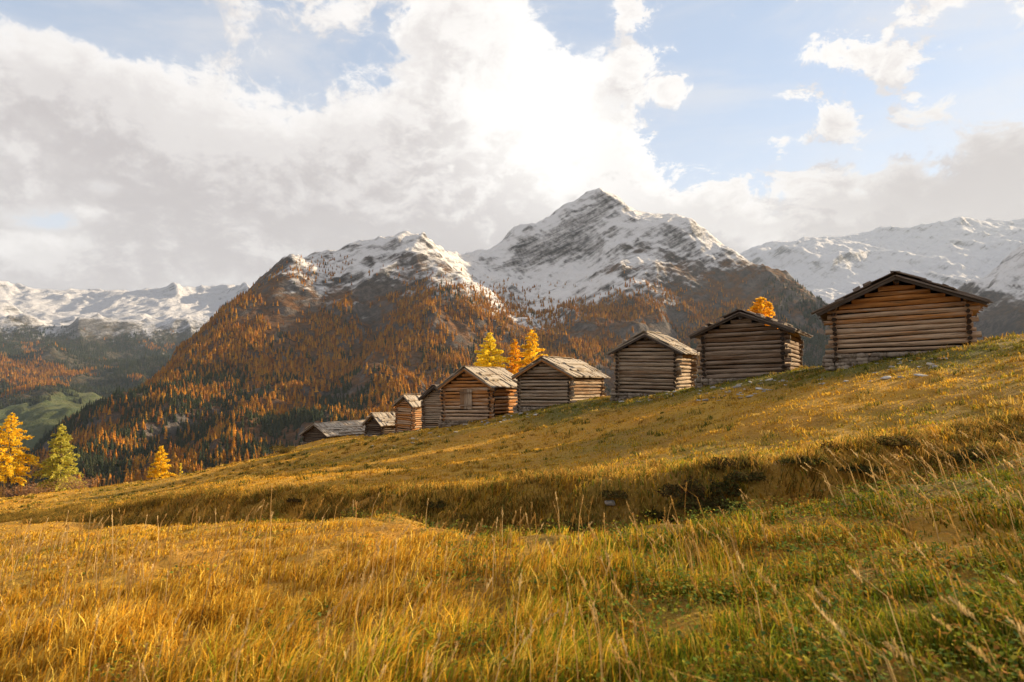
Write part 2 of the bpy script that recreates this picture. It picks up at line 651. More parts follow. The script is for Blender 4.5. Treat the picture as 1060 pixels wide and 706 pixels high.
def meadow_mat():
    m, T, b = new_mat('meadow_ground')
    geo = T.n('ShaderNodeNewGeometry')
    p = geo.outputs['Position']
    at = T.n('ShaderNodeAttribute', attribute_name='col')
    n1 = T.noise(T.v('MULTIPLY', p, (1.0, 0.8, 1.0)), 0.55, 6.0, 0.62)
    n2 = T.noise(p, 5.0, 6.0, 0.7)
    n3 = T.noise(T.v('MULTIPLY', p, (1.0, 1.0, 0.5)), 22.0, 3.0, 0.7)
    col = T.mix(T.mr(n1, 0.36, 0.66), at.outputs['Color'], T.mix(1.0, at.outputs['Color'], (0.92, 0.80, 0.85), 'MULTIPLY'))
    col = T.mix(T.mr(n2, 0.50, 0.74, 0.0, 0.8), col, (0.095, 0.060, 0.014))
    col = T.mix(T.mr(n3, 0.50, 0.72, 0.0, 0.65), col, (0.42, 0.27, 0.09))
    col = T.mix(T.mr(n3, 0.28, 0.44, 0.7, 0.0), col, (0.06, 0.038, 0.012))
    T.put(b.inputs['Base Color'], col)
    bump(T, b, T.m('ADD', n2, T.m('MULTIPLY', n3, 0.5)), 1.0, 0.12)
    return m


def mountain_mat(name, snow_lo, snow_hi, strata=(1, 0, 1), low=(0.150, 0.066, 0.022), low2=(0.065, 0.036, 0.018), forest=None, scree=True, snow=(0.64, 0.625, 0.625), field=None, spots=(), rockc=((0.045, 0.040, 0.040), (0.145, 0.125, 0.112))):
    m, T, b = new_mat(name)
    geo = T.n('ShaderNodeNewGeometry')
    p = geo.outputs['Position']
    N = geo.outputs['Normal']
    nz = T.xyz(N)[2]
    z = T.xyz(p)[2]
    big = T.noise(p, 0.0035, 5.0, 0.6)
    mid = T.noise(p, 0.014, 6.0, 0.65)
    fine = T.noise(p, 0.06, 6.0, 0.7)
    # bedding planes, tilted
    st = T.v('MULTIPLY', p, (0.006, 0.006, 0.006))
    rot = T.n('ShaderNodeVectorRotate', rotation_type='EULER_XYZ')
    T.put(rot.inputs['Vector'], p)
    rot.inputs['Rotation'].default_value = (R(12), R(33), 0)
    st = T.v('MULTIPLY', rot.outputs[0], (0.0035, 0.0035, 0.034))
    strat = T.noise(st, 1.0, 7.0, 0.66)
    st2 = T.v('MULTIPLY', rot.outputs[0], (0.010, 0.010, 0.085))
    strat2 = T.noise(st2, 1.0, 6.0, 0.7)
    rock = T.mix(T.mr(fine, 0.30, 0.70), rockc[0], rockc[1])
    rock = T.mix(T.mr(strat, 0.45, 0.62), rock, tuple(0.6 * a + 0.02 for a in rockc[0]))
    alp = T.mix(T.mr(fine, 0.35, 0.7), low2, low)
    alp = T.mix(T.mr(mid, 0.52, 0.66), alp, (0.085, 0.070, 0.058))
    if forest is not None:
        alp = T.mix(T.mr(fine, 0.40, 0.60), forest[0], forest[1])
    if scree:
        # pale gullies of rubble that run down the fall line
        sc = T.noise(T.v('MULTIPLY', p, (0.012, 0.003, 0.003)), 1.0, 5.0, 0.6)
        alp = T.mix(T.mr(sc, 0.60, 0.66, 0.0, 0.75), alp, (0.13, 0.105, 0.088))
    if field is not None:
        q = T.v('MULTIPLY_ADD', p, (1 / 260.0, 1 / 620.0, 0.0), (-field[0] / 260.0, -field[1] / 620.0, 0.0))
        fm = T.m('ADD', T.v('LENGTH', q), T.m('MULTIPLY', T.m('SUBTRACT', big, 0.5), 1.6))
        alp = T.mix(T.mr(fm, 0.8, 0.95, 1.0, 0.0), alp, T.mix(T.mr(mid, 0.4, 0.6), (0.055, 0.070, 0.028), (0.085, 0.090, 0.036)))
    # height-dependent mixing
    zz = T.m('ADD', z, T.m('MULTIPLY', T.m('SUBTRACT', big, 0.5), (snow_hi - snow_lo) * 1.5))
    for (cx, cyy, rad, amt) in spots:
        q = T.v('MULTIPLY_ADD', p, (1 / rad, 1 / rad, 0.0), (-cx / rad, -cyy / rad, 0.0))
        zz = T.m('ADD', zz, T.m('MULTIPLY', T.m('POWER', 2.718, T.m('MULTIPLY', T.v('DOT_PRODUCT', q, q), -1.0)), amt))
    zz = T.m('ADD', zz, T.m('MULTIPLY', T.m('SUBTRACT', mid, 0.5), (snow_hi - snow_lo) * 1.1))
    h = T.mr(zz, snow_lo, snow_hi)
    base = T.mix(T.mr(zz, snow_lo + (snow_hi - snow_lo) * 0.05, snow_lo + (snow_hi - snow_lo) * 0.9), alp, rock)
    steep = T.mr(nz, 0.50, 0.80, 0.0, 1.0)
    base = T.mix(T.mr(T.m('ADD', nz, T.m('MULTIPLY', T.m('SUBTRACT', fine, 0.5), 0.35)), 0.60, 0.74, 0.85, 0.0), base, rock)
    s = T.m('ADD', T.m('MULTIPLY', h, 1.05), T.m('MULTIPLY', T.m('SUBTRACT', steep, 0.75), 0.75))
    s = T.m('ADD', s, T.m('MULTIPLY', T.m('SUBTRACT', 0.5, strat), 1.5))
    s = T.m('ADD', s, T.m('MULTIPLY', T.m('SUBTRACT', 0.5, strat2), 1.9))
    s = T.m('ADD', s, T.m('MULTIPLY', T.m('SUBTRACT', fine, 0.5), 1.2))
    s = T.mr(s, 0.10, 1.16)
    s = T.m('MULTIPLY', s, T.mr(h, 0.04, 0.4))
    col = T.mix(s, base, snow)
    T.put(b.inputs['Base Color'], col)
    bump(T, b, T.m('ADD', T.m('MULTIPLY', fine, 0.7), T.m('ADD', mid, strat)), 0.9, 14.0)
    return m


# ------------------------------------------------------------------ the near hillside
CABINS = {   # gable centre u, v of its foot, depth; width, wall height, ridge height, length, turn (deg)
    1: (932, 364, 25.6, 4.40, 1.75, 2.72, 5.0, -30),
    2: (770, 391, 32.5, 3.70, 2.20, 2.98, 4.6, -31),
    3: (669, 407, 39.0, 3.40, 2.40, 3.26, 3.7, -28),
    4: (564, 421, 43.7, 3.70, 1.95, 2.93, 4.9, -31),
    5: (484, 435, 46.7, 3.85, 2.25, 3.40, 4.6, -30),
    6: (453, 443, 54.0, 2.70, 2.35, 3.20, 3.2, -34),
    7: (419, 448, 64.0, 2.10, 2.55, 3.35, 2.4, -36),
    8: (388, 450, 69.0, 2.60, 1.05, 1.95, 4.8, -44),
    9: (327, 458, 72.0, 3.30, 0.85, 1.80, 8.6, -31),
}
ctrl = []
for k, (u, v, d, w, H, RH, L, t) in CABINS.items():
    c = P(u, v + (6 if k == 1 else 2), d)
    fx, fy = math.sin(R(-t)), math.cos(R(-t))            # towards the back of the cabin
    ctrl.append(c)
    ctrl.append((c[0] + fx * (L + 1.0), c[1] + fy * (L + 1.0), c[2] + (0.25 if k < 5 else -0.3)))
    ctrl.append((c[0] + fx * (L + 14.0), c[1] + fy * (L + 14.0), c[2] - (2.5 if k < 5 else 4.5)))
ctrl += [P(*q) for q in [
    (530, 535, 8.5), (300, 535, 11.0), (100, 556, 13.0), (0, 566, 14.0), (700, 525, 8.0), (860, 500, 7.8), (1000, 482, 7.8), (1060, 470, 8.0),
    (570, 496, 16.5), (700, 478, 15.5), (850, 455, 14.5), (1000, 430, 14.0), (1060, 415, 14.0), (430, 502, 18), (300, 503, 20), (180, 515, 24), (60, 532, 27),
    (400, 470, 36), (250, 500, 27), (600, 455, 27), (760, 425, 22), (950, 395, 18.5), (1060, 372, 19.5),
    (250, 478, 60), (185, 494, 60), (290, 471, 62), (120, 505, 60), (60, 514, 60), (0, 519, 60), (100, 520, 42), (20, 530, 40), (480, 440, 44),
    (1060, 347, 25), (1025, 352, 27),
]]
ctrl += [(0, 0, -1.35), (1.2, 2.6, -1.22), (-1.6, 2.6, -1.55), (0, 3.5, -1.42), (3, 4.5, -1.15), (-3.5, 5, -1.85), (5, -4, -0.6), (-5, -4, -1.9), (0, -12, -1.2), (14, -12, 0.6), (-20, -10, -4.5),
         (-20, 10, -4.0), (-45, 12, -9), (14, 6, 0.2), (24, 12, 1.9), (24, 26, 2.7), (34, 30, 3.8), (36, 10, 3.2), (50, 40, 4.5), (60, 10, 6), (55, -12, 5), (-60, -10, -14), (-80, 40, -16),
         (-70, 62, -14.5), (-45, 76, -16), (-32, 76, -13), (-22, 80, -12), (-30, 92, -19), (-60, 95, -28), (0, 92, -12), (30, 70, -4), (50, 66, 1), (60, 95, -6), (-90, 110, -45), (0, 125, -30), (60, 125, -20), (-40, 125, -38)]
HILL = TPS(ctrl, 30.0, 2e-4)

gully_px = [(-90, 540), (0, 538), (60, 535), (130, 532), (210, 528), (300, 523), (360, 523), (430, 520), (500, 517), (560, 520), (640, 517), (720, 507), (790, 497), (850, 489), (930, 475), (1060, 452), (1200, 430)]


def on_hill(u, v):
    ds = np.linspace(5, 40, 1400)
    q = pix_dir(u, v)[None] * ds[:, None]
    i = int(np.argmax(q[:, 2] < HILL(q[:, 0], q[:, 1])))
    return q[i, :2]


GUL = np.array([on_hill(*q) for q in gully_px])
print('gully', GUL.round(1).tolist())


def gully_dist(x, y):
    """signed distance across the gully (+ = far side) and run along it"""
    best = np.full(np.shape(x), 1e9)
    sgn = np.zeros(np.shape(x))
    run = np.zeros(np.shape(x))
    acc = 0.0
    for a, b in zip(GUL[:-1], GUL[1:]):
        d = b - a
        L = np.hypot(*d)
        t = np.clip(((x - a[0]) * d[0] + (y - a[1]) * d[1]) / L ** 2, 0, 1)
        px, py = x - (a[0] + t * d[0]), y - (a[1] + t * d[1])
        r = np.hypot(px, py)
        s = np.sign(d[0] * py - d[1] * px)
        m = r < best
        best = np.where(m, r, best)
        sgn = np.where(m, s, sgn)
        run = np.where(m, acc + t * L, run)
        acc += L
    return best * sgn, run


def ground(x, y):
    x, y = np.asarray(x, float), np.asarray(y, float)
    z = HILL(x, y)
    # far behind the crest the slope plunges into the valley
    z = z - 0.010 * np.maximum(y - 95, 0) ** 1.8 - 0.012 * np.maximum(-x - 75, 0) ** 1.7
    wob = fbm(x * 0.24, y * 0.24, 3, 5) * 1.1 + fbm(x * 0.9, y * 0.9, 3, 8) * 0.7
    s, run = gully_dist(x, y)
    s = s + wob
    dep = np.clip(0.68 + 0.6 * fbm(run * 0.16, run * 0 + 3.1, 2, 11), 0.28, 1.1) * (1 - 0.55 * smooth(3.5, 7.5, x)) * (1 - 0.85 * smooth(-9.0, -13.5, x))
    prof = np.where(s < 0, smooth(-2.6, -0.1, s), 1 - smooth(0.0, 1.45, s))
    z = z - dep * prof + 0.16 * (1 - 0.5 * smooth(3.5, 7.5, x)) * (1 - 0.85 * smooth(-9.0, -13.5, x)) * smooth(0.1, 1.6, s) * np.exp(-np.maximum(s - 1.6, 0) / 5.0)
    near = np.exp(-((np.hypot(x, y) / 45.0) ** 2))
    far = np.clip(np.hypot(x, y) / 25.0, 0.25, 1.2)
    z = z + fbm(x * 0.16, y * 0.16, 3, 21) * 0.22 * far + near * (fbm(x * 0.8, y * 0.8, 3, 31) * 0.10 + fbm(x * 2.6, y * 2.6, 2, 41) * 0.035)
    return z


def warped(lo, hi, n, fine):
    """grid lines that are close together around 0 and far apart at the ends"""
    t = np.linspace(np.arcsinh(lo / fine), np.arcsinh(hi / fine), n)
    return fine * np.sinh(t)


def grass_tint(x, y):
    """dry gold to green, in patches, with cabin shadows painted in as green"""
    rad = np.hypot(x, y)
    val = fbm(x * 0.12, y * 0.12, 4, 61) * (1.5 - 0.6 * smooth(9, 16, rad)) + (x / np.maximum(rad, 1) - 0.25) * 0.8 * np.exp(-rad / 12) - 0.28 * smooth(9, 16, rad)
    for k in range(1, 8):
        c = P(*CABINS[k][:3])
        val = val + (1.1 if k < 4 else 0.6) * np.exp(-(((x - c[0] + 0.2) / 4.4) ** 2 + ((y - c[1] + 1.4) / 3.4) ** 2))  # darker green below each cabin paints in the shadow it casts
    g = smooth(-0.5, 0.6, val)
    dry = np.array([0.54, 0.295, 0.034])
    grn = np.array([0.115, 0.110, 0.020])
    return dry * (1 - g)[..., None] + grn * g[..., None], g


def build_meadow():
    xs = warped(-130, 110, 560, 4.0)
    ys = 6.0 + warped(-40, 190, 560, 6.0)
    X, Y = np.meshgrid(xs, ys)
    Z = ground(X, Y)
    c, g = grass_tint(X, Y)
    s, run = gully_dist(X, Y)
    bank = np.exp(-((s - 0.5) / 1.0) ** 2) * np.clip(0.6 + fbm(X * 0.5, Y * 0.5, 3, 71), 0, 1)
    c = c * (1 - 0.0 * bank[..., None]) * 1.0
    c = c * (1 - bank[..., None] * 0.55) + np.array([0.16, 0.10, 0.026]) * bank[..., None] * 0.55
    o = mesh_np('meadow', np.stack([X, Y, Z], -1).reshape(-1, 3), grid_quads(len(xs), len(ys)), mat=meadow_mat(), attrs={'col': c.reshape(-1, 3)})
    tag(o, 'golden autumn alpine meadow falling to the left below the cabins', 'meadow', kind='structure')


build_meadow()


# ------------------------------------------------------------------ mountains and valley
def terrain(name, label, ctrl, scale, x0, x1, y0, y1, nx, ny, mat, amp_r, wl_r, amp_f, wl_f, seed, extra=None, carve=(), crag=0.0, damp=0.0):
    cuts = [np.array([P(*q)[:2] for q in line]) for line in carve]
    pts = [P(*q) for q in ctrl] + (extra or [])
    f = TPS(pts, scale, 1e-3)
    xs, ys = np.linspace(x0, x1, nx), np.linspace(y0, y1, ny)

    def h(x, y):
        wx = x + fbm(x / wl_r * 1.3, y / wl_r * 1.3, 3, seed + 5) * wl_r * 0.22
        wy = y + fbm(x / wl_r * 1.3, y / wl_r * 1.3, 3, seed + 9) * wl_r * 0.22
        z = f(x, y)
        z = z + (ridged(wx / wl_r, wy / wl_r, 6, seed, 0.52) - 0.45) * amp_r * (1 - damp * smooth(260, 560, z))
        z = z + fbm(x / wl_f, y / wl_f, 5, seed + 50, 0.55) * amp_f
        if crag:
            z = z + (ridged(wx / 150.0 + 7, wy / 190.0, 5, seed + 77, 0.55) - 0.4) * crag * (1 - smooth(240, 420, z)) * smooth(-0.35, 0.3, fbm(x / 260, y / 260, 3, seed + 90))
        if damp:
            z = z + (ridged(x / 210.0 + 3, y / 210.0, 5, seed + 31, 0.55) - 0.4) * 24.0 * smooth(240, 380, z)
            for (pu, pv, pd, rad, amt) in ((622, 203, 2600, 75.0, 42.0), (437, 247, 2080, 70.0, 20.0), (712, 226, 2450, 60.0, 14.0)):
                pc = P(pu, pv, pd)
                z = z + amt * np.exp(-np.hypot(x - pc[0], y - pc[1]) / rad)
        for c in cuts:
            b = np.full(np.shape(x), 1e9)
            for p0, p1 in zip(c[:-1], c[1:]):
                dd = p1 - p0
                t = np.clip(((wx - p0[0]) * dd[0] + (wy - p0[1]) * dd[1]) / (dd @ dd), 0, 1)
                b = np.minimum(b, np.hypot(wx - p0[0] - t * dd[0], wy - p0[1] - t * dd[1]))
            z = z - (22.0 + 26.0 * smooth(0, 150, z)) * np.exp(-(b / 55.0) ** 2)
        return z
    X, Y = np.meshgrid(xs, ys)
    Z = h(X, Y)
    o = mesh_np(name, np.stack([X, Y, Z], -1).reshape(-1, 3), grid_quads(nx, ny), mat=mat)
    tag(o, label, 'mountain', kind='structure')
    return h


main_ctrl = [
    # skyline
    (40, 478, 1080), (70, 452, 1150), (100, 428, 1250), (130, 406, 1350), (170, 372, 1480), (200, 347, 1580), (240, 315, 1720), (270, 292, 1830), (300, 266, 1950), (330, 258, 2000), (380, 254, 2050), (430, 246, 2080), (440, 250, 2080),
    (457, 264, 2150), (500, 261, 2300), (540, 242, 2420), (580, 223, 2520), (622, 204, 2600), (640, 214, 2600), (662, 222, 2560), (700, 224, 2480), (718, 229, 2440), (742, 250, 2380), (770, 268, 2300), (800, 281, 2220), (830, 296, 2140), (852, 312, 2080), (900, 345, 2000), (980, 395, 1900),
    # face: spur under the left summit, ravine left of it, bowl under the main summit, spur of the main summit
    (340, 300, 1830), (300, 330, 1640), (360, 340, 1660), (400, 300, 1850), (440, 300, 1800), (470, 300, 1790), (480, 340, 1560), (410, 350, 1500), (330, 380, 1450), (250, 380, 1400), (200, 400, 1300), (150, 440, 1120),
    (440, 400, 1200), (360, 410, 1180), (300, 420, 1150), (240, 440, 1020), (180, 470, 900), (400, 440, 1000), (320, 455, 900), (250, 475, 800), (120, 490, 850), (60, 500, 800), (480, 400, 1250),
    (520, 290, 2180), (560, 290, 2230), (540, 330, 1950), (600, 260, 2420), (590, 310, 2080), (640, 250, 2330), (650, 290, 2060), (640, 340, 1780), (600, 370, 1600), (560, 390, 1450), (620, 400, 1420), (700, 260, 2300), (700, 300, 2050), (690, 350, 1750), (740, 300, 2120), (760, 340, 1900), (800, 320, 2040), (820, 350, 1880), (850, 380, 1700), (700, 400, 1450), (780, 400, 1550),
    (500, 430, 1050), (600, 440, 1100), (700, 440, 1150), (850, 440, 1300), (980, 440, 1400),
]
main_ctrl += [(70, 520, 1600), (100, 505, 1700), (130, 470, 1800), (170, 430, 1950), (200, 410, 2050), (240, 380, 2200), (270, 350, 2300), (300, 310, 2350), (40, 540, 1500), (0, 560, 1600), (60, 520, 2200), (140, 480, 2500),
              (457, 292, 2500), (500, 290, 2650), (540, 275, 2750), (580, 262, 2850), (622, 246, 2920), (662, 258, 2880), (700, 262, 2800), (740, 285, 2700), (770, 300, 2620), (800, 312, 2540), (830, 330, 2450), (380, 290, 2400), (437, 285, 2400)]
main_ctrl += [(500, 300, 1990), (512, 325, 1800), (522, 350, 1640), (478, 282, 2050), (545, 275, 2330)]
main_extra = [(-1500, 1500, -180), (-1500, 2400, -150), (-900, 2600, 100), (-400, 2900, 200), (200, 3300, 250), (900, 3300, 200), (1500, 3000, 100), (-700, 500, -170), (0, 500, -190), (700, 500, -180), (-1200, 900, -180), (1500, 1200, -100), (1700, 2000, 60), (-1300, 600, -190), (1300, 600, -150)]
MAIN_M = mountain_mat('mountain_rock_and_snow', 235.0, 490.0, spots=[(*P(q[0], q[1], q[2])[:2], q[3], q[4]) for q in ((545, 300, 2150, 330.0, 230.0), (505, 278, 2250, 200.0, 160.0), (520, 335, 1800, 200.0, 60.0), (652, 262, 2250, 190.0, -130.0), (450, 275, 1950, 150.0, -110.0), (350, 290, 1850, 200.0, 60.0), (780, 300, 2150, 220.0, -90.0))])
main_h = terrain('mountain', 'snow dusted twin peaked mountain with orange larch slopes in the middle', main_ctrl, 1000.0, -1500, 1750, 480, 3350, 640, 560, MAIN_M, 62.0, 430.0, 26.0, 120.0, 140, main_extra, carve=([(400, 318, 1750), (350, 372, 1420), (320, 410, 1180), (290, 455, 900), (270, 480, 780)], [(530, 380, 1480), (500, 425, 1150)], [(700, 320, 1900), (660, 380, 1560), (640, 420, 1300)], [(240, 400, 1300), (190, 450, 1000)]), crag=15.0, damp=0.5)

left_ctrl = [
    (20, 458, 1900), (60, 440, 2200), (50, 425, 2550), (80, 415, 2800), (20, 410, 2800), (0, 398, 3050), (60, 400, 3100), (110, 392, 3400), (0, 374, 3500), (60, 380, 3500), (120, 380, 3800), (-100, 380, 3300), (-100, 420, 2500),
    (0, 350, 4400), (80, 358, 4500), (150, 362, 4700), (200, 360, 4900), (250, 350, 5200), (0, 318, 5500), (70, 322, 5600), (130, 318, 5600), (190, 325, 5600), (250, 322, 5900), (160, 345, 5000),
    (-60, 292, 6300), (0, 296, 6500), (40, 300, 6600), (90, 299, 6600), (130, 303, 6500), (170, 300, 6500), (220, 302, 6700), (260, 300, 6900), (320, 300, 7000), (-200, 290, 6200),
    (90, 470, 1700), (160, 430, 2300), (200, 400, 3000), (250, 380, 3800), (320, 360, 4500),
]
left_extra = [(-5500, 8200, 300), (-3500, 8300, 300), (-1500, 8600, 300), (-4500, 3000, 250), (-3500, 1500, 200), (-900, 1200, -190), (-2200, 900, -50), (-200, 3000, -100), (0, 5000, 100)]
LEFT_M = mountain_mat('far_mountain_snow_and_forest', 310.0, 600.0, forest=((0.018, 0.024, 0.018), (0.070, 0.050, 0.026)), scree=False, snow=(0.40, 0.40, 0.43), rockc=((0.11, 0.11, 0.12), (0.24, 0.235, 0.245)), field=P(48, 432, 2500))  # snow greyed in place of weaker sunlight, rock paled in place of haze
left_h = terrain('mountain', 'hazy snow covered far range above the valley at left', left_ctrl, 2500.0, -6500, 600, 900, 8600, 560, 560, LEFT_M, 200.0, 1300.0, 40.0, 260.0, 300, left_extra)

right_ctrl = [
    (780, 290, 5200), (800, 276, 5400), (815, 262, 5500), (835, 257, 5600), (850, 250, 5700), (880, 246, 5900), (920, 243, 6100), (960, 236, 6200), (1000, 229, 6300), (1030, 232, 6400), (1060, 230, 6500), (1150, 215, 6600), (1300, 190, 6600),
    (850, 300, 4700), (900, 290, 4900), (950, 290, 4800), (1000, 280, 4900), (1060, 270, 5000), (850, 340, 4000), (950, 340, 3900), (1060, 320, 4200), (900, 265, 5500), (1000, 252, 5700), (1150, 300, 4300), (800, 340, 4200),
]
right_extra = [(1500, 7600, 700), (3500, 8000, 900), (5400, 8000, 900), (1200, 3500, 0), (2500, 2800, 0), (4500, 3500, 300), (5400, 5500, 1200)]
RIGHT_M = mountain_mat('far_mountain_deep_snow', 180.0, 420.0, low=(0.12, 0.10, 0.09), low2=(0.07, 0.06, 0.055), snow=(0.50, 0.50, 0.53), rockc=((0.15, 0.145, 0.15), (0.30, 0.29, 0.295)))  # dimmer sun and distance haze are put into these snow and rock tones
right_h = terrain('mountain', 'white snow covered range rising into cloud behind the biggest cabin', right_ctrl, 2500.0, 1100, 5400, 2800, 8000, 400, 420, RIGHT_M, 120.0, 900.0, 45.0, 200.0, 500, right_extra)

flank_ctrl = [(1015, 345, 2000), (1025, 325, 2060), (1040, 300, 2150), (1060, 280, 2250), (1100, 240, 2400), (1160, 200, 2550), (1060, 330, 1900), (1100, 300, 1950), (1200, 300, 1700), (1040, 360, 1700), (1100, 380, 1400), (1000, 380, 1800), (1250, 380, 1200), (1300, 180, 2500)]
flank_extra = [(900, 2300, -60), (1100, 2700, -50), (1700, 3200, 100), (2600, 3300, 600), (3600, 2600, 900), (3600, 1500, 500), (2200, 900, 120), (900, 1500, -80)]
FLANK_M = mountain_mat('scree_flank', 240.0, 420.0, low=(0.11, 0.075, 0.05), low2=(0.06, 0.05, 0.045))
flank_h = terrain('mountain', 'grey scree flank at the right edge beyond the biggest cabin', flank_ctrl, 1000.0, 950, 3600, 850, 3300, 300, 280, FLANK_M, 90.0, 480.0, 18.0, 110.0, 700, flank_extra)


# ------------------------------------------------------------------ haze
def haze_box():
    x0, x1, y0, y1, z0, z1 = -6700, 5500, -120, 8700, -420, 2000
    vs = [(x, y, z) for x in (x0, x1) for y in (y0, y1) for z in (z0, z1)]
    fs = [(0, 1, 3, 2), (4, 6, 7, 5), (0, 4, 5, 1), (2, 3, 7, 6), (0, 2, 6, 4), (1, 5, 7, 3)]
    me = bpy.data.meshes.new('haze')
    me.from_pydata(vs, [], fs)
    m = bpy.data.materials.new('haze_air')
    m.use_nodes = True
    m.node_tree.nodes.clear()
    T = NT(m.node_tree)
    out = T.n('ShaderNodeOutputMaterial')
    pv = T.n('ShaderNodeVolumePrincipled')
    pv.inputs['Color'].default_value = (0.66, 0.80, 1.0, 1)
    pv.inputs['Density'].default_value = HAZE_DENSITY
    pv.inputs['Anisotropy'].default_value = 0.2
    T.t.links.new(pv.outputs[0], out.inputs['Volume'])
    me.materials.append(m)
    o = bpy.data.objects.new('haze', me)
    COL.objects.link(o)
    tag(o, 'thin pale haze filling the valley air', 'haze', kind='stuff')


if HAZE_DENSITY > 0:
    haze_box()


# ------------------------------------------------------------------ forest on the mountain
def tree_shape(n_leaf, seed, slim=0.17):
    """a conifer of unit height from loose leaf faces on a core cone; returns verts, tris"""
    r_ = np.random.default_rng(seed)
    vs, ts = [], []
    k = 6
    for lv in range(4):
        z0, z1 = 0.06 + lv * 0.22, 0.42 + lv * 0.20
        rad = slim * (1.0 - lv * 0.235)
        b = len(vs)
        a0 = r_.uniform(0, 6.28)
        for j in range(k):
            a = a0 + j * 2 * math.pi / k
            rr = rad * r_.uniform(0.65, 1.2)
            vs.append((math.cos(a) * rr, math.sin(a) * rr, z0 + r_.uniform(-.04, .04)))
        vs.append((0, 0, min(1.0, z1 + 0.02)))
        for j in range(k):
            ts.append((b + j, b + (j + 1) % k, b + k))
    for i in range(n_leaf):
        z = r_.uniform(0.08, 0.92)
        a = r_.uniform(0, 6.28)
        rad = slim * (1 - z) * 1.25 + 0.012
        c = np.array([math.cos(a) * rad * 0.9, math.sin(a) * rad * 0.9, z])
        o = np.array([math.cos(a), math.sin(a), -0.25]) * r_.uniform(0.03, 0.075)
        s = np.array([-math.sin(a), math.cos(a), r_.uniform(-.4, .4)]) * r_.uniform(0.02, 0.045)
        b = len(vs)
        vs += [tuple(c + o), tuple(c - o * 0.6 + s), tuple(c - o * 0.6 - s)]
        ts.append((b, b + 1, b + 2))
    return np.array(vs), np.array(ts)


LARCH = [(0.36, 0.145, 0.012), (0.30, 0.112, 0.010), (0.42, 0.185, 0.016), (0.21, 0.075, 0.012), (0.30, 0.150, 0.018)]
SPRUCE = [(0.022, 0.032, 0.016), (0.030, 0.038, 0.018), (0.040, 0.042, 0.016)]


def forest_mesh(name, label, pos, hgt, cols, shapes):
    V, Tt, C = [], [], []
    base = 0
    idx = rng.integers(0, len(shapes), len(pos))
    for s, (sv, st) in enumerate(shapes):
        sel = np.where(idx == s)[0]
        n = len(sel)
        if not n:
            continue
        a = rng.uniform(0, 6.28, n)
        ca, sa = np.cos(a)[:, None], np.sin(a)[:, None]
        wd = rng.uniform(0.8, 1.3, n)[:, None] * hgt[sel][:, None]
        x = (sv[None, :, 0] * ca - sv[None, :, 1] * sa) * wd + pos[sel, 0][:, None]
        y = (sv[None, :, 0] * sa + sv[None, :, 1] * ca) * wd + pos[sel, 1][:, None]
        z = sv[None, :, 2] * hgt[sel][:, None] + pos[sel, 2][:, None]
        V.append(np.stack([x, y, z], -1).reshape(-1, 3))
        Tt.append((st[None] + (base + np.arange(n) * len(sv))[:, None, None]).reshape(-1, 3))
        jit = rng.uniform(0.8, 1.2, (n, len(sv), 1))
        C.append((cols[sel][:, None, :] * jit).reshape(-1, 3))
        base += n * len(sv)
    o = mesh_np(name, np.concatenate(V), None, np.concatenate(Tt), FOREST_M, {'col': np.concatenate(C)}, smooth_shade=False)
    tag(o, label, 'forest', kind='stuff')
    return o


SHAPES = [tree_shape(26, 900 + i, s) for i, s in enumerate((0.18, 0.22, 0.26, 0.20))]


def to_px(p):
    p = np.asarray(p, float)
    dep = p[..., 1] * math.cos(PITCH) + p[..., 2] * math.sin(PITCH)
    up = -p[..., 1] * math.sin(PITCH) + p[..., 2] * math.cos(PITCH)
    return CU + FPX * p[..., 0] / dep, CV - FPX * up / dep, dep


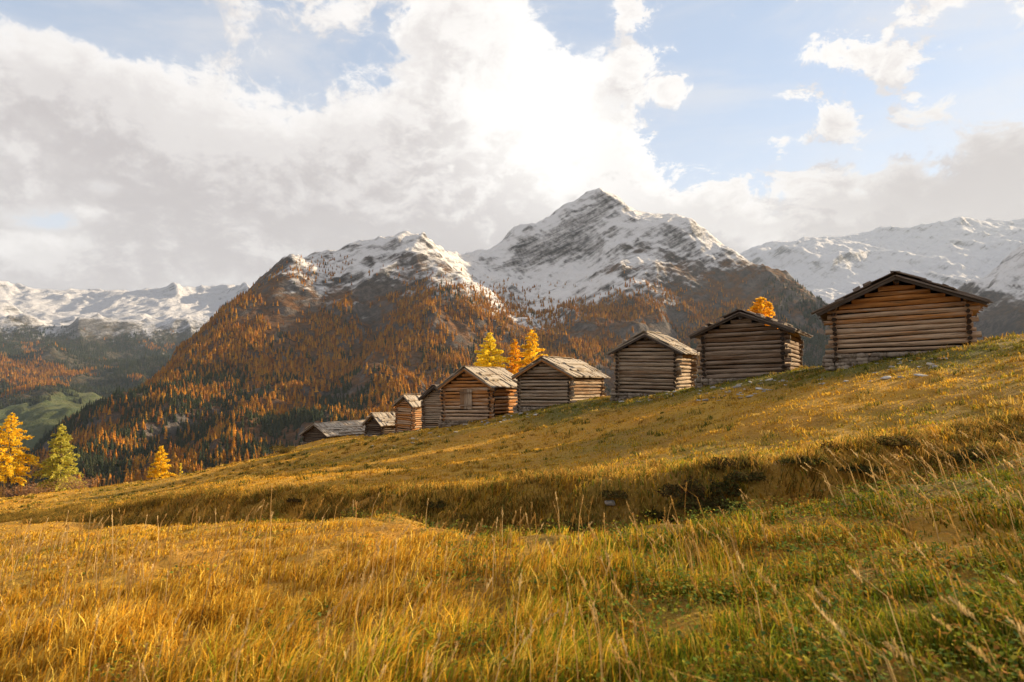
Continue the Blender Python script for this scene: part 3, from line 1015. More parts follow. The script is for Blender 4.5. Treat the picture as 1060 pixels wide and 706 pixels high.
def build_forest():
    n = 210000
    x, y = rng.uniform(-1300, 1500, n), rng.uniform(560, 2500, n)
    z = main_h(x, y)
    e = 8.0
    gx, gy = (main_h(x + e, y) - z) / e, (main_h(x, y + e) - z) / e
    steep = np.hypot(gx, gy)
    u, v, d = to_px(np.stack([x, y, z], -1))
    clump = fbm(x / 170, y / 170, 4, 801) + 0.5 * fbm(x / 45, y / 45, 2, 811)
    line = 320 + 90 * fbm(x / 300, y / 300, 3, 821)
    dens = np.maximum(smooth(-0.32, 0.16, clump), 0.75 * smooth(330, 200, u) * smooth(320, 400, v)) * (1 - smooth(-60, 50, z - line)) * (1 - smooth(1.2, 1.9, steep)) * (1 - 0.72 * smooth(60, 330, z))
    face = gy > -0.35
    keep = (rng.uniform(0, 1, n) < dens) & face & (u > -60) & (u < 1120) & (v < 540)
    x, y, z, u, v, d = (q[keep] for q in (x, y, z, u, v, d))
    print('forest trees', len(x))
    dark = fbm(x / 120, y / 120, 3, 841) + 0.42 * smooth(330, 440, v) - 0.28 + 0.8 * smooth(760, 830, u) + rng.uniform(-0.25, 0.25, len(x))
    isd = dark > 0.12
    cols = np.where(isd[:, None], np.array(SPRUCE)[rng.integers(0, 3, len(x))], np.array(LARCH)[rng.integers(0, 5, len(x))])
    cols = cols * rng.uniform(0.75, 1.2, (len(x), 1))
    hgt = rng.uniform(8, 17, len(x)) * np.where(isd, 1.05, 1.0) * (1 - 0.35 * smooth(200, 420, z))
    pos = np.stack([x, y, z - 0.5], -1)
    forest_mesh('forest', 'orange larch and dark spruce forest covering the mountain slopes', pos, hgt, cols, SHAPES)
    # far valley woods
    n = 60000
    y = np.sqrt(rng.uniform(1500 ** 2, 5400 ** 2, n))
    x = y * rng.uniform(-0.88, -0.28, n)
    z = left_h(x, y)
    u, v, d = to_px(np.stack([x, y, z], -1))
    clump = fbm(x / 260, y / 260, 4, 861)
    meadow_gap = np.exp(-(((u - 45) / 42) ** 2 + ((v - 430) / 22) ** 2) * 1.3)
    dens = smooth(-0.45, 0.1, clump) * (1 - smooth(250, 460, z)) * (np.hypot((x - P(48, 432, 2500)[0]) / 260, (y - P(48, 432, 2500)[1]) / 620) + 0.5 * fbm(x / 150, y / 150, 2, 881) > 0.85)
    keep = (rng.uniform(0, 1, n) < dens) & (u > -80) & (u < 330)
    x, y, z, u, v = (q[keep] for q in (x, y, z, u, v))
    print('valley trees', len(x))
    gold = fbm(x / 200, y / 200, 3, 871) + 0.9 * np.exp(-(((u - 20) / 60) ** 2 + ((v - 388) / 16) ** 2)) > 0.28
    cols = np.where(gold[:, None], np.array(LARCH)[rng.integers(0, 5, len(x))] * 0.8, np.array(SPRUCE)[rng.integers(0, 3, len(x))])
    forest_mesh('forest', 'dark spruce woods with golden patches on the far valley side', np.stack([x, y, z - 0.5], -1), rng.uniform(15, 26, len(x)), cols, SHAPES)


build_forest()


# ------------------------------------------------------------------ cabins
def make_cabin(k, name, label, logm, roofm, dia=0.21, eave=0.45, front=0.45, boards=True, tilt=(0, 0), hatch=False, base_h=0.35, weights=4, ridge_end=True, seed=0, deep=0.6):
    random.seed(1000 + k + seed)
    u, v, d, w, H, RH, L, t = CABINS[k]
    loc = P(u, v, d)
    root = empty(name, loc, R(t), tilt)
    tag(root, label, 'cabin', 'log cabins in a row on the slope')
    hw = w / 2
    r = dia * 0.445
    ext = 0.24
    n = int(round(H / dia))
    dia = H / n
    # front and back walls: logs along x
    for nm, yy in (('gable_wall', 0.0), ('back_wall', L)):
        mb = MB()
        for i in range(-int(deep / dia), n):
            z = dia * (i + 0.5)
            e0, e1 = ext + random.uniform(-.10, .16), ext + random.uniform(-.10, .16)
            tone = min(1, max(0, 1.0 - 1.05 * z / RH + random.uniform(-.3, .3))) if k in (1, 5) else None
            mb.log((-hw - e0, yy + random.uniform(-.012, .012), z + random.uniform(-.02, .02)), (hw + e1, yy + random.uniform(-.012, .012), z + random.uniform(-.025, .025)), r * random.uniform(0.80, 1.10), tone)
        gh = RH - H
        ng = int(gh / dia)
        for i in range(ng):
            z = H + dia * (i + 0.5)
            half = (hw + 0.12) * (1 - (z + dia * 0.25 - H) / gh) + 0.04
            if half < 0.14:
                break
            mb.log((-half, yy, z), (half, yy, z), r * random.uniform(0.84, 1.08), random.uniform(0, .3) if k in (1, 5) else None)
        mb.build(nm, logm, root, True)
    for nm, xx in (('side_wall', -hw), ('side_wall', hw)):
        mb = MB()
        for i in range(-int(deep / dia), n):
            z = dia * (i + 1.0)
            if z > H + 0.02:
                break
            mb.log((xx, -ext + random.uniform(-.10, .06), z), (xx, L + ext + random.uniform(-.06, .10), z), r * random.uniform(0.74, 1.02), wob=0.26)
        mb.build(nm, logm, root, True)
    # near-black box added inside so the gaps between logs read as shade
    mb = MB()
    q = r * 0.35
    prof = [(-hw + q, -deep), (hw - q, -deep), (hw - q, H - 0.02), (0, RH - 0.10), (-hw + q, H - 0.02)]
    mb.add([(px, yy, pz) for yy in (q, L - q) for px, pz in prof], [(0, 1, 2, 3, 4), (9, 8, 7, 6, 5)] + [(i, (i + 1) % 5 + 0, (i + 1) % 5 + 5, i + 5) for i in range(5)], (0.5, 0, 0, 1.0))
    mb.build('gap_shade_box', GAP_SHADE, root)
    # roof: purlins carrying boards laid down the slope in overlapping courses
    pitch = math.atan2(RH - H, hw)
    cp, sp = math.cos(pitch), math.sin(pitch)
    run = hw / cp + eave
    y0, y1 = -front, L + front * 0.8
    roof_mb = MB()
    lift = dia * 0.55
    for sd in (-1, 1):
        dn = np.array([sd * cp, 0, -sp])
        nr = np.array([sd * sp, 0, cp])
        top = np.array([0, 0, RH + lift])
        # deck
        roof_mb.board(top + np.array([0, y0 + .03, 0]) + nr * 0.004, dn * (run - .03), np.array([0, y1 - y0 - .06, 0]), nr * 0.05)
        nc = 3 if run > 1.8 else 2
        clen = run / nc
        for c in range(nc):
            y = y0
            while y < y1 - 0.03:
                bw = random.uniform(0.16, 0.42)
                bw = min(bw, y1 - y)
                st = max(0.0, c * clen - random.uniform(0.04, 0.22)) if c else random.uniform(-0.06, 0.05)
                en = (c + 1) * clen + random.uniform(-0.16, 0.20) * (1.0 if c < nc - 1 else 0.7)
                hgt = 0.056 + 0.034 * (nc - 1 - c) + random.uniform(0, 0.035)
                if random.random() > 0.05:
                    roof_mb.board(top + dn * st + np.array([0, y + 0.004, 0]) + nr * hgt, dn * (en - st) + nr * random.uniform(-.02, .05), np.array([random.uniform(-.035, .035), bw - 0.012, 0]), nr * random.uniform(0.025, 0.055), 0.012)
                y += bw
    roof = roof_mb.build('roof', roofm, root)
    # ridge boards and loose planks weighing the roof down
    mb = MB()
    yy = y0 - 0.02
    while yy < y1 - 0.4:
        ln = random.uniform(1.0, 2.0)
        ln = min(ln, y1 - yy)
        mb.board((-0.16, yy, RH + lift + 0.150 + random.uniform(0, .02)), (0, ln, 0), (0.32, 0, random.uniform(-.05, .05)), (0, 0, 0.035), 0.012)
        yy += ln + 0.01
    mb.build('ridge_board', roofm, roof)
    for i in range(weights):
        sd = 1 if i % 3 else -1
        q = random.uniform(0.25, 0.85) * run
        dn = np.array([sd * cp, 0, -sp])
        nr = np.array([sd * sp, 0, cp])
        o = np.array([0, 0, RH + lift]) + dn * q + nr * 0.165
        mb = MB()
        a = random.uniform(0, (y1 - y0) * 0.35) if i else 0.0
        ln = random.uniform(0.5, 0.5 + (y1 - y0) * 0.5)
        b1 = min(y1, y0 + a + ln)
        mb.board(o + np.array([0, y0 + a, 0]), (0, b1 - y0 - a, random.uniform(-.05, .08)), dn * random.uniform(0.16, 0.30), nr * random.uniform(0.05, 0.11), 0.012)
        mb.build('loose_plank', roofm, roof)
    # bargeboards under the front roof edge
    for sd in (-1, 1):
        dn = np.array([sd * cp, 0, -sp])
        nr = np.array([sd * sp, 0, cp])
        mb = MB()
        o = np.array([0, y0 + 0.06, RH + lift]) - nr * 0.115 + dn * (0.02 if sd > 0 else 0.03)
        mb.board(o, dn * (run - 0.05), (0, 0.045, 0), nr * 0.115, 0.006)
        mb.build('bargeboard', TRIM_WOOD if k in (4, 5) else TRIM_DARK, root)
    # purlins poking out under the roof
    for px, pz in ((0.0, RH - 0.06), (-hw * 0.98, H + 0.06), (hw * 0.98, H + 0.06)):
        mb = MB()
        mb.log((px, y0 + 0.12, pz), (px, y1 - 0.12, pz), r * (1.15 if px == 0 else 0.95))
        mb.build('purlin', TRIM_WOOD if ridge_end and px == 0 and k == 1 else logm, root, True)
    if base_h > 0:
        mb = MB()
        for side in range(2):
            x = -hw - 0.25
            while x < hw + 0.3:
                s = random.uniform(0.10, 0.24)
                for zz in np.arange(-base_h * 1.6, -0.02, 0.15):
                    mb.stone((x + random.uniform(-.05, .05), -0.10 + random.uniform(-.10, .08), zz), s, 0.15, random.uniform(0.07, 0.10))
                x += s * 1.75
        yv = 0.0
        while yv < L:
            for sx in (-1, 1):
                mb.stone((sx * (hw + random.uniform(0, .1)), yv, -0.06 + random.uniform(-.15, 0.0)), 0.16, random.uniform(.14, .24), 0.11)
            yv += 0.33
        mb.build('stone_foundation', STONE_BROWN, root, True)
    if hatch:
        mb = MB()
        x0 = -0.48
        for i in range(3):
            mb.board((x0 + i * 0.32, -r - 0.075, 0.78 + random.uniform(-.03, .03)), (0, 0, 1.36 + random.uniform(-.05, .05)), (0.312, 0, 0), (0, 0.05, 0), 0.004)
        h = mb.build('hatch', LOG_GREY, root)
        for zz in (0.98, 1.84):
            mb = MB()
            mb.board((-0.52, -r - 0.125, zz), (1.04, 0, random.uniform(-.01, .01)), (0, 0, 0.09), (0, 0.048, 0), 0.003)
            mb.build('batten', LOG_DARK, h)
    return root


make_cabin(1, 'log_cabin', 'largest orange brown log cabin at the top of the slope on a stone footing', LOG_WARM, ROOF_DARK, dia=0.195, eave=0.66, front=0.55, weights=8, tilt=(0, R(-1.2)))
make_cabin(2, 'log_cabin', 'dark weathered log cabin beside the largest one with a golden treetop showing over its roof', LOG_DARK, ROOF_DARK, dia=0.23, eave=0.66, weights=9, tilt=(0, R(-1)))
make_cabin(3, 'log_cabin', 'grey brown log cabin with plain gable, third from the top of the slope', LOG_GREY, ROOF_WOOD, dia=0.22, eave=0.6, weights=3, tilt=(R(1), R(1.3)))
make_cabin(4, 'log_cabin', 'grey log cabin with sunlit side wall and rough shingled roof beside the hatched cabin', LOG_GREY, ROOF_WOOD, dia=0.21, eave=0.48, weights=8, tilt=(0, R(-.5)))
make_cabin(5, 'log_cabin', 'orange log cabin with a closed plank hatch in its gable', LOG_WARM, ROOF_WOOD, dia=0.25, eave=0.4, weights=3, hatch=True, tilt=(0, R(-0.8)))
make_cabin(6, 'log_cabin', 'narrow grey log cabin half hidden behind the cabin with the hatch', LOG_GREY, ROOF_DARK, dia=0.17, eave=0.4, weights=1, tilt=(0, R(-1.5)))
make_cabin(7, 'log_cabin', 'small tall log cabin with dark open side, downhill of the narrow grey cabin', LOG_WARM, ROOF_WOOD, dia=0.19, eave=0.35, weights=2, tilt=(0, R(2.0)))
make_cabin(8, 'log_cabin', 'low dark log cabin showing mostly its plank roof, touching the long low cabin', LOG_SHADED, ROOF_WOOD, dia=0.2, eave=0.45, weights=4)
make_cabin(9, 'log_cabin', 'long low log cabin with patched plank roof, lowest on the slope', LOG_SHADED, ROOF_WOOD, dia=0.17, eave=0.55, weights=9)


# ------------------------------------------------------------------ stones by the cabins
def hit(u, v, d0=3.0, d1=90.0):
    """where the sight line of a photograph point meets the meadow"""
    ds = np.linspace(d0, d1, 1500)
    q = pix_dir(u, v)[None] * ds[:, None]
    below = q[:, 2] < ground(q[:, 0], q[:, 1])
    i = int(np.argmax(below)) if below.any() else len(ds) - 1
    p = q[i]
    return np.array([p[0], p[1], float(ground(p[0], p[1]))])


def build_stones():
    random.seed(55)
    zones = [((476, 560), (428, 440), 40, 'pale stone strewn on the grass below the hatched cabin'),
             ((640, 705), (406, 416), 24, 'pale stone strewn at the foot of the third cabin'),
             ((720, 815), (394, 415), 44, 'pale stone strewn on the slope below the dark weathered cabin'),
             ((850, 990), (372, 398), 26, 'pale stone lying in the grass below the largest cabin'),
             ((360, 480), (440, 462), 26, 'pale stone on the slope below the two smallest cabins')]
    protos = []
    for i in range(5):
        mb = MB()
        mb.stone((0, 0, 0.02), random.uniform(.08, .16), random.uniform(.05, .10), random.uniform(.02, .045))
        o = mb.build('stone', STONE, None, True)
        protos.append(o)
    first = list(protos)
    for (us, vs, n, lab) in zones:
        for i in range(n):
            t = random.random()
            u = us[0] + (us[1] - us[0]) * t
            v = vs[1] - (vs[1] - vs[0]) * min(1, max(0, t + random.uniform(-.45, .45)))
            p = hit(u, v, 10, 80)
            o = first.pop() if first else random.choice(protos).copy()
            if o.name not in COL.objects:
                COL.objects.link(o)
            o.location = (p[0], p[1], p[2])
            s = random.choice((0.6, 0.7, 0.9, 1.1, 1.5))
            o.scale = (s, s * random.uniform(.6, 1.3), s * random.uniform(.6, 1.0))
            o.rotation_euler = (random.uniform(-.2, .2), random.uniform(-.2, .2), random.uniform(0, 6.28))
            tag(o, lab, 'stone', lab.replace('pale stone', 'pale stones'))
    mb = MB()
    mb.stone((0, 0, 0.02), .075, .05, .04)
    o = mb.build('stone', STONE, None, True)
    o.location = hit(631, 522, 9, 30)
    tag(o, 'single white stone in the dark bank of the gully', 'stone')


build_stones()


# ------------------------------------------------------------------ trees near the meadow
def limb_mesh(mb, pts, rads, sides=7):
    pts = [np.asarray(p, float) for p in pts]
    b = len(mb.v)
    vs, fs = [], []
    for i, p in enumerate(pts):
        t = pts[min(i + 1, len(pts) - 1)] - pts[max(i - 1, 0)]
        t = t / np.linalg.norm(t)
        a = np.array([0, 0, 1.0]) if abs(t[2]) < .9 else np.array([1.0, 0, 0])
        s = np.cross(t, a)
        s /= np.linalg.norm(s)
        q = np.cross(s, t)
        for j in range(sides):
            an = 2 * math.pi * j / sides
            vs.append(p + (s * math.cos(an) + q * math.sin(an)) * rads[i])
    for i in range(len(pts) - 1):
        for j in range(sides):
            j2 = (j + 1) % sides
            fs.append((i * sides + j, i * sides + j2, (i + 1) * sides + j2, (i + 1) * sides + j))
    mb.add(vs, fs, (0.5, 0, 0, 0))


def larch(name, label, cat, loc, h, rad, cols, seed, group=None, low=0.12, nbr=110, dens=1.0, shape=1.0, lean=0.0, leaf=0.11):
    r_ = np.random.default_rng(seed)
    root = empty(name, loc)
    tag(root, label, cat, group)
    trunk = MB()
    pts = [(lean * h * (i / 8) ** 2 + r_.uniform(-.02, .02) * h * .2, r_.uniform(-.02, .02) * h * .2, h * i / 8) for i in range(9)]
    limb_mesh(trunk, [(pts[0][0], pts[0][1], -0.8)] + pts, [h * 0.022] + [h * 0.019 * (1 - i / 8) + 0.012 for i in range(9)])
    V, F, C = [], [], []
    for i in range(nbr):
        k = low + (1 - low) * ((i + r_.uniform(0, 1)) / nbr)
        a = i * 2.399 + r_.uniform(-.5, .5)
        z = k * h
        bx = lean * h * k ** 2
        env = rad * ((1 - k) / (1 - low)) ** shape * min(1.0, 0.55 + (k - low) * 4) * r_.uniform(0.62, 1.18) + 0.10
        droop = r_.uniform(-0.05, 0.32)
        end = np.array([bx + math.cos(a) * env, math.sin(a) * env, z - droop * env * 0.7 + 0.30 * env * (k > .6)])
        st = np.array([bx, 0, z])
        mid = (st + end) / 2 + np.array([0, 0, 0.06 * env])
        limb_mesh(trunk, [st, mid, end], [0.012 + 0.010 * env, 0.008 + 0.006 * env, 0.004], 4)
        m = int(max(8, env * 62 * dens))
        t = r_.uniform(0.12, 1.04, m) ** 0.85
        p = st[None] * (1 - t)[:, None] + end[None] * t[:, None]
        p[:, 2] += 0.10 * env * np.sin(np.pi * t)
        sp = (0.045 + 0.14 * env * (1.15 - t))[:, None]
        p = p + r_.normal(0, 1, (m, 3)) * sp * np.array([0.55, 0.55, 0.36])
        p[:, 2] -= np.abs(r_.normal(0, 0.06, m)) * env
        dirs = r_.normal(0, 1, (m, 3)) + np.array([math.cos(a), math.sin(a), 0.0]) * 0.8
        dirs /= np.linalg.norm(dirs, axis=1)[:, None]
        sd = np.cross(dirs, r_.normal(0, 1, (m, 3)))
        sd /= np.linalg.norm(sd, axis=1)[:, None]
        ln = (r_.uniform(0.6, 1.5, m) * leaf)[:, None]
        wd = ln * r_.uniform(0.25, 0.5, m)[:, None]
        b = sum(len(q) for q in V)
        V.append(np.stack([p - dirs * ln, p + sd * wd, p + dirs * ln, p - sd * wd], 1).reshape(-1, 3))
        F.append(np.arange(m * 4).reshape(m, 4) + b)
        cc = np.array(cols)[r_.integers(0, len(cols), m)] * r_.uniform(0.72, 1.2, (m, 1)) * r_.uniform(0.85, 1.12)
        C.append(np.repeat(cc, 4, 0))
    trunk.build('trunk', BARK, root, True)
    mesh_np('crown', np.concatenate(V), np.concatenate(F), None, LEAF_M, {'col': np.concatenate(C)}, False, root)
    return root


YEL = [(0.90, 0.62, 0.040), (0.92, 0.68, 0.06), (0.86, 0.54, 0.03)]
GRNY = [(0.52, 0.47, 0.09), (0.62, 0.53, 0.10), (0.42, 0.41, 0.08)]
ORA = [(0.86, 0.49, 0.030), (0.80, 0.42, 0.025), (0.88, 0.56, 0.05)]
LEM = [(0.90, 0.73, 0.06), (0.92, 0.76, 0.08), (0.88, 0.66, 0.04)]


def plant(u, v_top, v_foot, d):
    """foot point on the hill under a photograph column at depth d, and the height that reaches v_top"""
    a = P(u, v_foot, d)
    z = float(ground(a[0], a[1]))
    t = P(u, v_top, d)
    return (a[0], a[1], z), t[2] - z


loc, h = plant(8, 428, 520, 58)
larch('larch_tree', 'golden larch with bare lower trunk at the left edge of the meadow', 'tree', loc, h, 2.5, YEL, 1, 'larches at the meadow edge', low=0.20, nbr=78, leaf=0.11, shape=.8)
loc, h = plant(61, 440, 512, 60)
larch('larch_tree', 'yellow green conifer standing beside the golden larch at left', 'tree', loc, h, 2.3, GRNY, 2, 'larches at the meadow edge', low=0.06, nbr=105, leaf=0.11, shape=.85)
loc, h = plant(166, 462, 497, 78)
larch('larch_tree', 'small golden larch on the crest right of the green conifer', 'tree', loc, h, 2.9, YEL, 3, 'larches at the meadow edge', low=0.04, nbr=90, leaf=0.13, shape=.8, dens=1.3)
loc, h = plant(187, 479, 496, 80)
larch('larch_tree', 'tiny pale yellow larch right beside the small golden larch', 'tree', loc, h, 0.9, LEM, 4, 'larches at the meadow edge', low=0.05, nbr=50, leaf=0.10)
bx = [(507, 344, 80, LEM, 'bright lemon yellow larch behind the cabin roofs, leftmost of three', 4.0), (533, 351, 84, ORA, 'smaller orange yellow larch between two taller ones behind the cabin roofs', 3.0), (551, 341, 82, YEL, 'tall golden larch behind the shingled cabin roof, rightmost of three', 4.0)]
for i, (u, vt, d, cols, lab, rad) in enumerate(bx):
    loc, h = plant(u, vt, 440, d)
    larch('larch_tree', lab, 'tree', loc, h, rad, cols, 20 + i, 'golden larches behind the cabins', low=0.2, nbr=120, leaf=0.13, shape=.68, dens=1.5)
loc, h = plant(790, 308, 400, 62)
larch('larch_tree', 'round golden treetop rising behind the roof of the dark weathered cabin', 'tree', loc, h, 2.3, ORA, 31, 'golden larches behind the cabins', low=0.3, nbr=140, leaf=0.13, shape=.42)


def bush(name, label, loc, rx, rz, cols, n, seed, group=None, leaf=0.06, stems=16):
    r_ = np.random.default_rng(seed)
    root = empty(name, loc)
    tag(root, label, 'bush', group)
    tw = MB()
    ends = []
    for i in range(stems):
        a, q = r_.uniform(0, 6.28), r_.uniform(0.3, 1.0)
        e = np.array([math.cos(a) * rx * q, math.sin(a) * rx * q, rz * r_.uniform(0.55, 1.05) * (1.1 - q * .4)])
        limb_mesh(tw, [(0, 0, -.2), e * np.array([.45, .45, .55]), e], [0.025, 0.015, 0.005], 4)
        ends.append(e)
    tw.build('twigs', BARK, root, True)
    ends = np.array(ends)
    e = ends[r_.integers(0, len(ends), n)]
    t = r_.uniform(0.2, 1.08, n)[:, None]
    p = e * t + r_.normal(0, 1, (n, 3)) * np.array([rx, rx, rz]) * 0.12
    dirs = r_.normal(0, 1, (n, 3)) + np.array([0, 0, .5])
    dirs /= np.linalg.norm(dirs, axis=1)[:, None]
    sd = np.cross(dirs, r_.normal(0, 1, (n, 3)))
    sd /= np.linalg.norm(sd, axis=1)[:, None]
    ln = (r_.uniform(.6, 1.5, n) * leaf)[:, None]
    V = np.stack([p - dirs * ln, p + sd * ln * .4, p + dirs * ln, p - sd * ln * .4], 1).reshape(-1, 3)
    cc = np.array(cols)[r_.integers(0, len(cols), n)] * r_.uniform(.7, 1.25, (n, 1))
    mesh_np('foliage', V, np.arange(n * 4).reshape(n, 4), None, LEAF_M, {'col': np.repeat(cc, 4, 0)}, False, root)


KNOLL = [(0.16, 0.12, 0.03), (0.10, 0.085, 0.025), (0.24, 0.15, 0.035)]
DRYB = [(0.36, 0.20, 0.10), (0.30, 0.15, 0.07), (0.42, 0.26, 0.14)]
for i, (u, v, d, rx, rz, lab) in enumerate([(22, 516, 56, 1.5, 1.1, 'dry brown bush at the foot of the golden larch at left'), (44, 513, 58, 1.6, 1.2, 'dry reddish bush between the golden larch and the green conifer'), (80, 511, 57, 1.9, 1.3, 'pale twiggy bush right of the green conifer'),
                                           (128, 503, 68, 1.8, 0.9, 'low brown bush on the crest left of the small golden larch'), (148, 498, 76, 2.0, 1.2, 'rust coloured bush touching the small golden larch')]):
    p = hit(u, v, 30, 88)
    a = P(u, v, d)
    bush('bush', lab, (a[0], a[1], float(ground(a[0], a[1]))), rx, rz, DRYB, 900, 60 + i, 'dry bushes at the meadow edge')


a = P(296, 468, 64)
bush('bush', 'low dark green scrub mound on the crest just left of the long low cabin', (a[0], a[1], float(ground(a[0], a[1]))), 1.7, 0.7, KNOLL, 1500, 90)


# ------------------------------------------------------------------ grass
def ribbons(x, y, z, h, w, lx, ly, az, cols, curl=0.35):
    """one bent blade per root: 2+2+1 verts"""
    n = len(x)
    dx, dy = np.cos(az) * w, np.sin(az) * w
    b = np.stack([x, y, z], -1)
    mid = b + np.stack([lx * h * 0.35, ly * h * 0.35, h * 0.58], -1)
    tip = b + np.stack([lx * h, ly * h, h * (1 - curl * np.hypot(lx, ly))], -1)
    s = np.stack([dx, dy, np.zeros(n)], -1)
    V = np.stack([b - s, b + s, mid - s * 0.75, mid + s * 0.75, tip], 1)
    i = np.arange(n)[:, None] * 5
    Q = i + np.array([[0, 1, 3, 2]])
    Tt = i + np.array([[2, 3, 4]])
    C = np.repeat(cols[:, None, :], 5, 1) * np.array([0.62, 0.62, 0.95, 0.95, 1.2])[None, :, None]  # colour darkened at the root, painting in occlusion between blades
    return V.reshape(-1, 3), Q, Tt, C.reshape(-1, 3)


def merge(parts):
    V, Q, Tt, C, b = [], [], [], [], 0
    for (v, q, t, c) in parts:
        V.append(v)
        Q.append(q + b)
        Tt.append(t + b)
        C.append(c)
        b += len(v)
    return np.concatenate(V), np.concatenate(Q), np.concatenate(Tt), np.concatenate(C)


def build_grass():
    r_ = np.random.default_rng(99)
    # roots: denser near the viewer's side of the meadow
    n = 560000
    lo, hi, ex = 1.3, 75.0, 0.42
    rr = (lo ** ex + r_.uniform(0, 1, n) * (hi ** ex - lo ** ex)) ** (1 / ex)
    th = r_.uniform(-R(50), R(50), n)
    x, y = rr * np.sin(th), rr * np.cos(th)
    # gather into tufts
    tn = fbm(x * 1.7, y * 1.7, 3, 131) + 0.5 * fbm(x * 5, y * 5, 2, 141)
    keep = r_.uniform(0, 1, n) < smooth(-0.50, 0.42, tn)
    x, y, rr, tn = x[keep], y[keep], rr[keep], tn[keep]
    s, run = gully_dist(x, y)
    z = ground(x, y)
    n = len(x)
    print('blades', n)
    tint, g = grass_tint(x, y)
    nearside = 1 - smooth(-2.2, 0.8, s)
    right = smooth(-0.15, 0.6, x / np.maximum(rr, 1))
    h = (0.042 + 0.045 * smooth(0, .5, tn)) * (1 - nearside) + nearside * (0.065 + 0.095 * smooth(-.3, .6, tn) + 0.09 * (1 - right) * smooth(9, 4, rr)) * (1 - 0.45 * smooth(4.5, 9, rr))
    h = h * r_.uniform(0.5, 1.5, n) * (1 + 0.004 * rr) * (1 + nearside * 0.75 * fbm(x * 0.9, y * 0.9, 3, 221))
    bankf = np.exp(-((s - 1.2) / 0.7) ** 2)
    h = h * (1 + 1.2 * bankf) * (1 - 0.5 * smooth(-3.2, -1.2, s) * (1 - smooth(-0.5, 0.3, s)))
    w = (0.0010 + 0.00075 * rr ** 0.92) * r_.uniform(.7, 1.4, n)
    lx = 0.34 * (1 - right) - 0.42 * right + r_.normal(0, 0.30, n)
    ly = r_.normal(-0.05, 0.30, n)
    # camera-independent blade facing
    az = r_.uniform(0, np.pi, n)
    pal_dry = np.array([(0.64, 0.385, 0.036), (0.58, 0.305, 0.026), (0.66, 0.46, 0.09), (0.46, 0.230, 0.024)])
    pal_grn = np.array([(0.16, 0.22, 0.014), (0.25, 0.27, 0.018), (0.38, 0.33, 0.026), (0.090, 0.145, 0.014)])
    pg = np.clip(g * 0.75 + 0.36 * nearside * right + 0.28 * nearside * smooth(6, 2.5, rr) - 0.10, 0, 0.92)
    isg = r_.uniform(0, 1, n) < pg
    col = np.where(isg[:, None], pal_grn[r_.integers(0, 4, n)], pal_dry[r_.integers(0, 4, n)])
    farc = smooth(10, 28, rr)[:, None]
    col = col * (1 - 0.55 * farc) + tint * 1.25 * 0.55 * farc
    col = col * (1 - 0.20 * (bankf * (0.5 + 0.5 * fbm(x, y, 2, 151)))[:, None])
    col = col * (1 - 0.30 * right * nearside * smooth(14, 5, rr))[:, None]
    col = col * r_.uniform(0.65, 1.3, (n, 1)) * (1 + 0.5 * fbm(x * 0.7, y * 0.7, 3, 231))[:, None]
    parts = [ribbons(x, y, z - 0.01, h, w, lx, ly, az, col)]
    # coarser tufts dotted over the grazed slope beyond the gully
    nt_, per = 5200, 16
    rr2 = np.sqrt(r_.uniform(12 ** 1.5, 66 ** 1.5, nt_) ** (4 / 3))
    th2 = r_.uniform(-R(46), R(46), nt_)
    tx, ty = rr2 * np.sin(th2), rr2 * np.cos(th2)
    s2, _ = gully_dist(tx, ty)
    ok = (s2 > 1.0) & (fbm(tx * .25, ty * .25, 3, 271) + r_.uniform(-.3, .3, nt_) > -0.05)
    tx, ty = tx[ok], ty[ok]
    m = len(tx)
    own = np.array([(0.50, 0.30, 0.05), (0.34, 0.19, 0.035), (0.20, 0.17, 0.03), (0.13, 0.125, 0.022), (0.56, 0.38, 0.10)])[r_.integers(0, 5, m)]
    sz = r_.uniform(0.5, 1.3, m)
    x2 = np.repeat(tx, per) + r_.normal(0, .09, m * per) * np.repeat(sz, per)
    y2 = np.repeat(ty, per) + r_.normal(0, .09, m * per) * np.repeat(sz, per)
    d2 = np.hypot(x2, y2)
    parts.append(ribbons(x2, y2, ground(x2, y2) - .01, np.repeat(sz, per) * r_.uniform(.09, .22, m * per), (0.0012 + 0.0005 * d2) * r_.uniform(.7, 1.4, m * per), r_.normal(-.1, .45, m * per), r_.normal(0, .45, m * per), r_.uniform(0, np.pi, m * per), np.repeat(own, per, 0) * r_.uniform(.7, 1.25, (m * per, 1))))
    V, Q, Tt, C = merge(parts)
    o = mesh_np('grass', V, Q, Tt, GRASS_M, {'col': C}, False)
    tag(o, 'dense tufted grass of the meadow, gold on the left and greener on the right', 'grass', kind='stuff')
    # tall seed stalks
    n = 1700
    rr = (1.9 ** .9 + r_.uniform(0, 1, n) * (16 ** .9 - 1.9 ** .9)) ** (1 / .9)
    th = r_.uniform(-R(46), R(46), n)
    x, y = rr * np.sin(th), rr * np.cos(th)
    s, _ = gully_dist(x, y)
    ok = (s < -0.6) & (r_.uniform(0, 1, n) < 1 - 0.8 * smooth(-5.5, -2.0, s) * (x < 3)) & (fbm(x * .6, y * .6, 3, 161) > -0.18)
    x, y, rr = x[ok], y[ok], rr[ok]
    n = len(x)
    z = ground(x, y)
    right = smooth(-0.15, 0.5, x / rr)
    h = r_.uniform(0.28, 0.62, n)
    lx = 0.22 * (1 - right) - 0.52 * right + r_.normal(0, 0.15, n)
    ly = r_.normal(0, 0.15, n)
    pal = np.array([(0.52, 0.34, 0.13), (0.45, 0.26, 0.07), (0.58, 0.42, 0.20)])
    col = pal[r_.integers(0, 3, n)] * r_.uniform(.75, 1.2, (n, 1))
    w = 0.0013 + 0.00045 * rr
